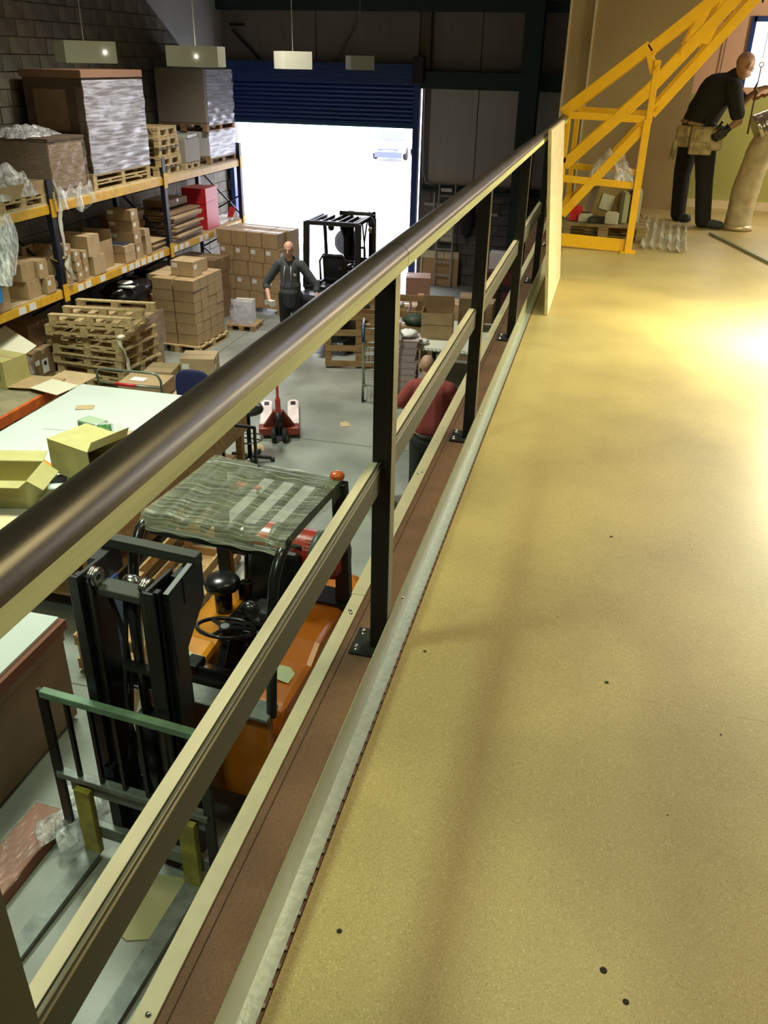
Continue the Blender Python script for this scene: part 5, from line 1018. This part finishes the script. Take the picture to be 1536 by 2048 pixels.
part('chest_print', G().bb(.09, .14, -.158, -.155, 1.30, 1.315).bb(.095, .135, -.16, -.157, 1.28, 1.29), mat('pale_cord', (.6, .58, .5)), t)
blob('trousers', [((-.09, 0, .93), (-.11, 0, .5), .115, .085), ((-.11, 0, .5), (-.12, .02, .09), .082, .072), ((.09, 0, .93), (.12, 0, .5), .115, .085), ((.12, 0, .5), (.14, .02, .09), .082, .072), ((-.06, 0, .95), (.06, 0, .95), .13, .13)], mat('black_cloth', (.012, .012, .014), .9), t, .012, (), 3)
for s in (-1, 1): blob('shoe', [((s * .13, .05, .045), (s * .145, -.17, .035), .045, .036)], rubber, t, .01)
g = G(); g.box((-.26, -.30, .88), (.16, .02, .06), rz=.3, rx=.3); g.sheet(lambda u, v: (-.34 + .18 * u, -.33 - .04 * v + .02 * math.sin(u * 9), .83 + .09 * v + .02 * math.sin(u * 7)), 8, 5)
g.T = Matrix.Identity(4); one('crumpled_paper', g, paper, 'crumpled white paper held in the hand of the person in grey', 'paper', (-5.0, 13.52, 0), (0, 0, .1)).scale = (1.05, 1.05, 1.05)
one('dark_case', G().box((.52, -.20, .66), (.10, .2, .32), ry=.25), mat('slate_case', (.08, .09, .12), .4), 'dark slate case held at the side of the person in grey', 'case', (-5.0, 13.52, 0), (0, 0, .1)).scale = (1.05, 1.05, 1.05)
# ---- person in red, seen from behind
t = thing('person', 'bald person in red t-shirt and dark jeans seen from behind under the railing', 'person', (-1.58, 8.52, 0), .06)
hk, he, T = head((-.06, .07, 1.62), PI + .1, .30, 1.02)
LE, LH = (-.36, .06, 1.16), (-.30, .30, 1.05); RE, RH = (.34, .08, 1.16), (.20, .32, 1.05)
body = hk + [((0, .0, 1.40), (-.05, .05, 1.56), .066, .062), ((0, .01, 1.3), (0, -.01, .98), .14, .14), ((-.19, .02, 1.40), LE, .06, .05), (LE, LH, .045, .03), ((.19, .02, 1.40), RE, .06, .05), (RE, RH, .045, .03),
    ((-.10, 0, .90), (-.12, 0, .5), .09, .06), ((-.12, 0, .5), (-.13, 0, .1), .055, .04), ((.10, 0, .90), (.12, 0, .5), .09, .06), ((.12, 0, .5), (.13, 0, .1), .055, .04), ((-.05, -.03, .93), (.05, -.03, .93), .135, .135)]
body += hand(LH, (.3, .8, -.1), (-.2, 0, 1), 1, .5) + hand(RH, (-.2, .8, -.1), (.2, 0, 1), -1, .5)
b = blob('body', body, mat('ruddy_skin', (.48, .26, .18), .5), t, .009, he, 3); face_bits(T, b)
blob('t_shirt', [((-.03, .01, 1.32), (-.03, -.02, 1.0), .165, .17), ((.04, .01, 1.32), (.04, -.02, 1.0), .165, .17), ((-.14, .02, 1.41), (.14, .02, 1.41), .085, .085), ((-.19, .02, 1.40), tuple(Vector((-.19, .02, 1.40)).lerp(Vector(LE), .8)), .085, .075), ((.19, .02, 1.40), tuple(Vector((.19, .02, 1.40)).lerp(Vector(RE), .8)), .085, .075)],
    mat('faded_red_cotton', (.30, .055, .05), .85, nz=.12, ns=6, bump=.3, bs=9), t, .012, [((0, .02, .98), (.20, .17, .12))], 3)
blob('jeans', [((-.09, 0, .84), (-.12, 0, .5), .13, .09), ((-.12, 0, .5), (-.13, 0, .09), .088, .076), ((.09, 0, .84), (.12, 0, .5), .13, .09), ((.12, 0, .5), (.13, 0, .09), .088, .076), ((-.06, -.01, .82), (.06, -.01, .82), .155, .155)], mat('dark_denim', (.022, .028, .026), .85, nz=.3, ns=14), t, .012, (), 3)
for s in (-1, 1): blob('shoe', [((s * .13, -.05, .045), (s * .14, .17, .035), .045, .036)], rubber, t, .01)
part('belt', G().tube([(.185 * math.cos(2 * PI * k / 28), -.01 + .165 * math.sin(2 * PI * k / 28), .905) for k in range(28)], .014, 6, True), black, t)
# ---- man in black bending on the mezzanine (local origin at feet)
O_ = Vector((.86, 9.85, M0))
t = thing('person', 'person in black polo shirt with tool belt bending over by the mezzanine window', 'person', tuple(O_))
Lc = lambda x, y, z: (x - O_.x, y - O_.y, z - O_.z)
hip = Lc(.80, 9.85, 3.98); ch = Lc(.90, 9.83, 4.30); nk = Lc(1.0, 9.82, 4.42); 
hk, he, T = head(Lc(1.115, 9.80, 4.535), 2.15, .55, 1.0)
SHR = Lc(1.04, 9.68, 4.34); SHL = Lc(.98, 10.02, 4.36); ER = Lc(1.14, 9.66, 4.06); HR = Lc(1.06, 9.62, 3.99); EL = Lc(1.20, 10.05, 4.22); HL = Lc(1.27, 9.98, 4.30)
KL = Lc(.73, 10.06, 3.52); KR = Lc(.93, 9.74, 3.52); AL = Lc(.76, 10.10, 3.11); AR = Lc(.99, 9.72, 3.11)
hl = Lc(.75, 9.96, 3.94); hr = Lc(.87, 9.78, 3.94)
body = hk + [(nk, Lc(1.08, 9.80, 4.48), .06, .058), (hip, ch, .12, .14), (ch, Lc(.98, 9.83, 4.38), .13, .09), (SHR, ER, .05, .042), (ER, HR, .04, .028), (SHL, EL, .05, .042), (EL, HL, .04, .028), (hl, KL, .085, .06), (KL, AL, .055, .04), (hr, KR, .085, .06), (KR, AR, .055, .04)]
body += hand(HL, (.5, -.3, .35), (0, .5, 1), 1, .25)
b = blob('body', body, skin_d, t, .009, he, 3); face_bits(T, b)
blob('work_glove', hand(HR, (-.5, -.2, -.4), (.3, -1, 0), 1, .6, 1.15), black, t, .006)
bc = mat('black_cotton', (.010, .010, .011), .9, bump=.3, bs=10)
blob('polo_shirt', [(Lc(.79, 9.85, 4.02), ch, .165, .175), (Lc(.82, 9.85, 4.14), Lc(.95, 9.83, 4.32), .165, .16), (ch, Lc(.98, 9.83, 4.37), .165, .10), (Lc(.93, 9.98, 4.35), SHR, .09, .09), (SHR, tuple(Vector(SHR).lerp(Vector(ER), .78)), .085, .072), (SHL, tuple(Vector(SHL).lerp(Vector(EL), .8)), .085, .072), (Lc(1.0, 9.82, 4.42), Lc(1.05, 9.81, 4.46), .07, .066)], bc, t, .012, (), 4)
blob('trousers', [(hl, KL, .12, .09), (KL, AL, .088, .078), (hr, KR, .12, .09), (KR, AR, .088, .080), (hl, hr, .125, .125)], bc, t, .012, (), 3)
for a, d in ((AL, (.10, -.10)), (AR, (.17, -.06))): blob('work_boot', [((a[0] - .02, a[1] + .02, .05), (a[0] + d[0], a[1] + d[1], .04), .052, .042), ((a[0], a[1], .12), (a[0], a[1], .05), .052, .05)], mat('slate_boot', (.045, .055, .06), .7), t, .01)
t = thing('tool_belt', 'pale leather tool belt with pouches on the bending person in black', 'tool belt', (.86, 9.85, M0))
lth = mat('pale_leather', (.42, .36, .22), .8, nz=.4, ns=14)
part('waist_strap', G().tube([(-.05 + .175 * math.cos(2 * PI * k / 28), .155 * math.sin(2 * PI * k / 28), .965 - .03 * math.cos(2 * PI * k / 28)) for k in range(28)], .022, 8, True), mat('skin_tone_strap', (.36, .24, .14), .8), t)
for (x, y, z, w, h, rz) in ((-.20, -.10, .86, .17, .20, -.7), (-.03, -.185, .83, .22, .26, .0), (.11, -.15, .85, .12, .22, .5)):
    p = part('pouch', G().box((x, y, z), (w, .07, h), rz=rz).box((x, y - .03, z + h * .2), (w * .8, .05, h * .5), rz=rz), lth, t, .015)
    part('tool_handle', G().bar((x - .02, y, z + h * .3), (x + .03, y - .02, z + h * .75), .02, .02).bar((x + .04, y, z + h * .3), (x + .09, y - .03, z + h * .62), .012, .03), black, p)
part('hanging_glove', G().ell((-.27, -.08, .74), (.03, .03, .09)).ell((-.30, -.07, .68), (.012, .015, .05)).ell((-.26, -.09, .66), (.012, .015, .05)), lth, t)
# ---- hoist hook and chain
t = thing('hoist_hook', 'dark chain with ring and hook hanging in front of the window', 'hook', (1.24, 9.6, 4.05))
part('wire', G().tube([(0.0, 0, .55), (-.02, 0, 3.4)], .004, 6), black, t); part('chain', G().tube([(-.10, 0, 1.0), (-.11, 0, 1.3), (-.12, 0, 3.4)], .010, 6), black, t)
part('ring', G().tube([(.02 * math.cos(2 * PI * k / 16), 0, .50 + .02 * math.sin(2 * PI * k / 16)) for k in range(16)], .006, 6, True), steel, t)
part('hook', G().tube([(0, 0, .48), (0, 0, .36), (-.015, 0, .30), (.015, 0, .26), (0, 0, .24)], [.006, .006, .016, .016, .01], 8).tube([(0, 0, .25), (0, 0, -.1)], .009, 6), mat('rusty_steel', (.12, .08, .04), .6, .4), t)
part('orange_strap', G().sheet(lambda u, v: (.14 * u - .02, .01 * math.sin(v * 6), .22 + .05 * u - .03 * v + .01 * math.sin(u * 14)), 8, 3), mat('orange_strap', (.25, .09, .03), .7), t)
# ---- flexible duct
def duct(label, pts, r, loc, m):
    pts = [Vector(p) for p in pts]; P_ = []
    n = 14
    for i in range(len(pts) - 1):
        p0 = pts[max(i - 1, 0)]; p1 = pts[i]; p2 = pts[i + 1]; p3 = pts[min(i + 2, len(pts) - 1)]
        for k in range(n):
            t_ = k / n; P_.append(.5 * ((2 * p1) + (-p0 + p2) * t_ + (2 * p0 - 5 * p1 + 4 * p2 - p3) * t_ * t_ + (-p0 + 3 * p1 - 3 * p2 + p3) * t_ ** 3))
    rs = [r * (1 + .012 * math.sin(i * 1.9) + .035 * math.sin(i * .45)) for i in range(len(P_))]
    t = thing('flexible_duct', label, 'duct', loc); g = G(); g.tube(P_, rs, 22); part('duct_sleeve', g, m, t); return t
dm = mat('crinkled_foil_duct', (.50, .43, .28), .5, .1, nz=.25, ns=9, bump=.5, bs=14)
t = duct('crinkled silver flexible duct standing on the mezzanine floor and bending right', [(0, 0, 0), (.0, 0, .3), (.05, 0, .65), (.16, .02, .95), (.42, .04, 1.12)], .13, (1.34, 9.72, M0 + .005), dm)
g = G(); g.lathe([(.125, 0), (.15, .0), (.152, .03), (.13, .05)], (0, 0, 0), n=22); part('duct_collar', g, mat('foil_bright', (.6, .5, .33), .35, .5), t)
t = duct('shiny ribbed silver duct end lying against the top of the standing duct', [(0, 0, 0), (.12, .02, .06), (.3, .04, .06), (.5, .05, 0)], .13, (1.32, 9.72, 3.98), mat('shiny_foil', (.55, .52, .45), .2, .9, bump=.4, bs=20))
# ---- corrugated sheet, metal strip, mezzanine clutter
g = G()
def cor(u, v): return (.42 * u, 1.55 * v, .022 + .018 * math.sin(u * 2 * PI * 5.5) + .05 * v * (1 - u))
g.sheet(cor, 66, 4); one('corrugated_sheet', g, film('clear_corrugated', (.62, .63, .52), .7, .2, 5, (1, 1, 1), .2), 'clear corrugated plastic sheet lying beside the foot of the yellow gate', 'sheet', (.33, 8.2, M0 + .002), (0, 0, -.06))
g = G(); g.bar((1.06, 9.3, M0 + .008), (1.55, 7.5, M0 + .008), .07, .012); g.bar((1.03, 9.3, M0 + .014), (1.52, 7.5, M0 + .014), .006, .02); one('metal_strip', g, mat('dull_zinc', (.34, .34, .22), .4, .5), 'long grey green metal strip lying on the floor at the right', 'strip')
make_pallet('dark pallet loaded with clutter behind the yellow gate', (-.02, 8.95, M0 + .002), .04, mat('dusty_wood', (.26, .19, .09), .8, nz=.3, ns=8), None, .8, .85)
zc = M0 + .148
carton('tilted brown carton with white label among the clutter behind the gate', (-.02, 8.95, zc + .02), (.34, .28, .34), .25, mat('dull_card', (.26, .19, .08), .8), None, False, tilt=(0, .22))
one('glossy_label', G().bb(-.06, .06, 0, .003, 0, .14), mat('dull_white', (.45, .45, .38), .4), 'white printed label on the tilted carton behind the gate', 'label', (-.02, 8.795, zc + .10), (0, .22, .25))
g = G(); g.sheet(crump(21, .35, .35, .35), 16, 16); one('plastic_heap', g, clearf, 'clear plastic heap on top of the clutter behind the yellow gate', 'plastic sheet', (.0, 9.05, zc + .30))
for k, (x, y, z, w, d, h, m, lab) in enumerate([(-.28, 8.72, zc, .1, .1, .12, redc, 'small red pot in the clutter'), (-.18, 8.66, zc, .14, .06, .06, mat('dull_white', (.45, .45, .38)), 'small pale packet in the clutter'), (.16, 8.78, zc, .05, .2, .26, mat('grey_green_card', (.34, .34, .22)), 'upright pale panel at the right of the clutter'), (.24, 8.84, zc, .04, .25, .28, black, 'upright black panel at the right of the clutter'), (.30, 8.9, zc, .03, .25, .27, mat('dull_white', (.45, .45, .38)), 'upright white panel furthest right in the clutter'), (-.05, 8.62, zc, .2, .05, .05, black, 'black tool lying at the front of the clutter'), (.06, 8.6, zc, .12, .04, .1, mat('dull_white', (.45, .45, .38)), 'crumpled white item at the front of the clutter')]):
    g = G(); g.box((0, 0, h / 2), (w, d, h), rz=.2 * (k % 3 - 1)); g.box((0, 0, h + .006), (w * .8, d * .8, .012), rz=.2 * (k % 3 - 1)); one(['paint_pot', 'packet', 'panel_offcut', 'panel_offcut', 'panel_offcut', 'hand_tool', 'rag'][k], g, m, lab + ' behind the yellow gate', ['pot', 'packet', 'panel', 'panel', 'panel', 'tool', 'rag'][k], (x, y, z + .001), bev=.004)
carton('yellow carton at the back of the clutter behind the gate', (.12, 9.2, zc), (.2, .2, .2), 0, mat('yellow_card', (.6, .4, .02), .6), None, False)
# ================================================================== outside the door
og = struct('ground_outside', G().bb(-60, 60, 19.75, 120, -.3, -.02), mat('pale_yard', (.62, .62, .62), .8, nz=.1, ns=.5))
yb_ = thing('yard_building', 'pale building across the yard beyond the roller door', 'building', (-12, 62, 0))
part('wall', G().bb(-30, 40, 0, 8, -.02, 9), mat('white_render', (.8, .8, .8), .8), yb_)
for k in range(6): wdw = part('window', G().bb(-16 + 6 * k, -13.5 + 6 * k, -.08, 0, 1.6, 3.4), mat('grey_frame', (.5, .5, .52)), yb_); part('pane', G().bb(-15.8 + 6 * k, -13.7 + 6 * k, -.1, -.081, 1.8, 3.2), mat('pane_grey', (.3, .32, .35), .1), wdw)
one('brick_kiosk', G().bb(-.5, .5, 0, 1, 0, 2.75).bb(-.6, .6, -.1, 1.1, 2.75, 2.9), mat('pinkish_brick', (.36, .24, .22), .9), 'small brown kiosk seen under the bottom bar of the roller door', 'kiosk', (-11.1, 31.5, 0)) if False else None
def car(label, loc, rz, m):
    t = thing('car', label, 'car', loc, rz)
    pr = [(-2.1, .35), (-2.15, .65), (-2.0, .80), (-1.0, .92), (-.45, 1.38), (.9, 1.42), (1.6, 1.0), (2.1, .95), (2.15, .4)]
    g = G(); g.ext([(-.85, y, z) for y, z in pr], (1.7, 0, 0)); part('car_body', g, m, t, .08)
    g = G(); g.ext([(-.72, -1.03, .93), (.72, -1.03, .93), (.62, -.5, 1.34), (-.62, -.5, 1.34)], (0, -.01, .01)); part('windscreen', g, mat('dark_glass', (.05, .06, .08), .05), t)
    for s in (-1, 1):
        for y in (-1.35, 1.35): part('wheel', G().lathe([(0, -.1), (.28, -.1), (.32, 0), (.28, .1), (0, .1)], (s * .8, y, .32), (1, 0, 0), 18), rubber, t)
        part('headlamp', G().ell((s * .62, -2.1, .66), (.16, .06, .08)), paper, t); part('side_window', G().bb(s * .845 - .01, s * .845 + .01, -.5, 1.2, .98, 1.32), mat('dark_glass', (.05, .06, .08)), t)
    part('lower_grille', G().bb(-.7, .7, -2.2, -2.1, .18, .42).bb(-.5, .5, -2.19, -2.12, .5, .6), mat('navy_grille', (.05, .06, .16), .5), t); part('number_plate', G().bb(-.26, .26, -2.21, -2.2, .44, .54), paper, t)
    return t
car('silver grey car parked across the yard facing the door', (-11.4, 47.5, 0), .08, mat('silver_car', (.42, .43, .55), .3, .3))
t = thing('feather_banner', 'blue and white banner standing outside left of the dark forklift mast', 'banner', (-10.1, 28.6, 0), .2)
part('pole', G().cyl((0, 0, 0), (.1, 0, 2.1), .02, 8), steel, t); part('banner_cloth', G().ext([(.02, 0, .1), (.42, 0, .35), (.48, 0, 1.2), (.40, 0, 2.0), (.1, 0, 1.3)], (0, .03, 0)), mat('pale_blue_cloth', (.25, .35, .62), .7), t); part('blue_panel', G().bb(.1, .42, -.012, -.001, .3, .85), mat('banner_blue', (.04, .09, .42), .6), t)
t = thing('parked_vehicle', 'white vehicle with dark wheel just outside the door, behind the dark forklift', 'vehicle', (-7.0, 21.9, -.02), .2)
part('wheel', G().lathe([(0, -.1), (.25, -.1), (.33, -.06), (.33, .06), (.25, .1), (0, .1)], (.5, 0, .33), (0, 1, 0), 22), rubber, t); part('vehicle_body', G().ext([(-2.4, 0, .45), (1.1, 0, .35), (1.2, 0, .9), (.4, 0, 1.1), (-.3, 0, 1.6), (-2.4, 0, 1.65)], (0, 1.7, 0)), mat('white_car_paint', (.8, .8, .82), .25), t, .06)
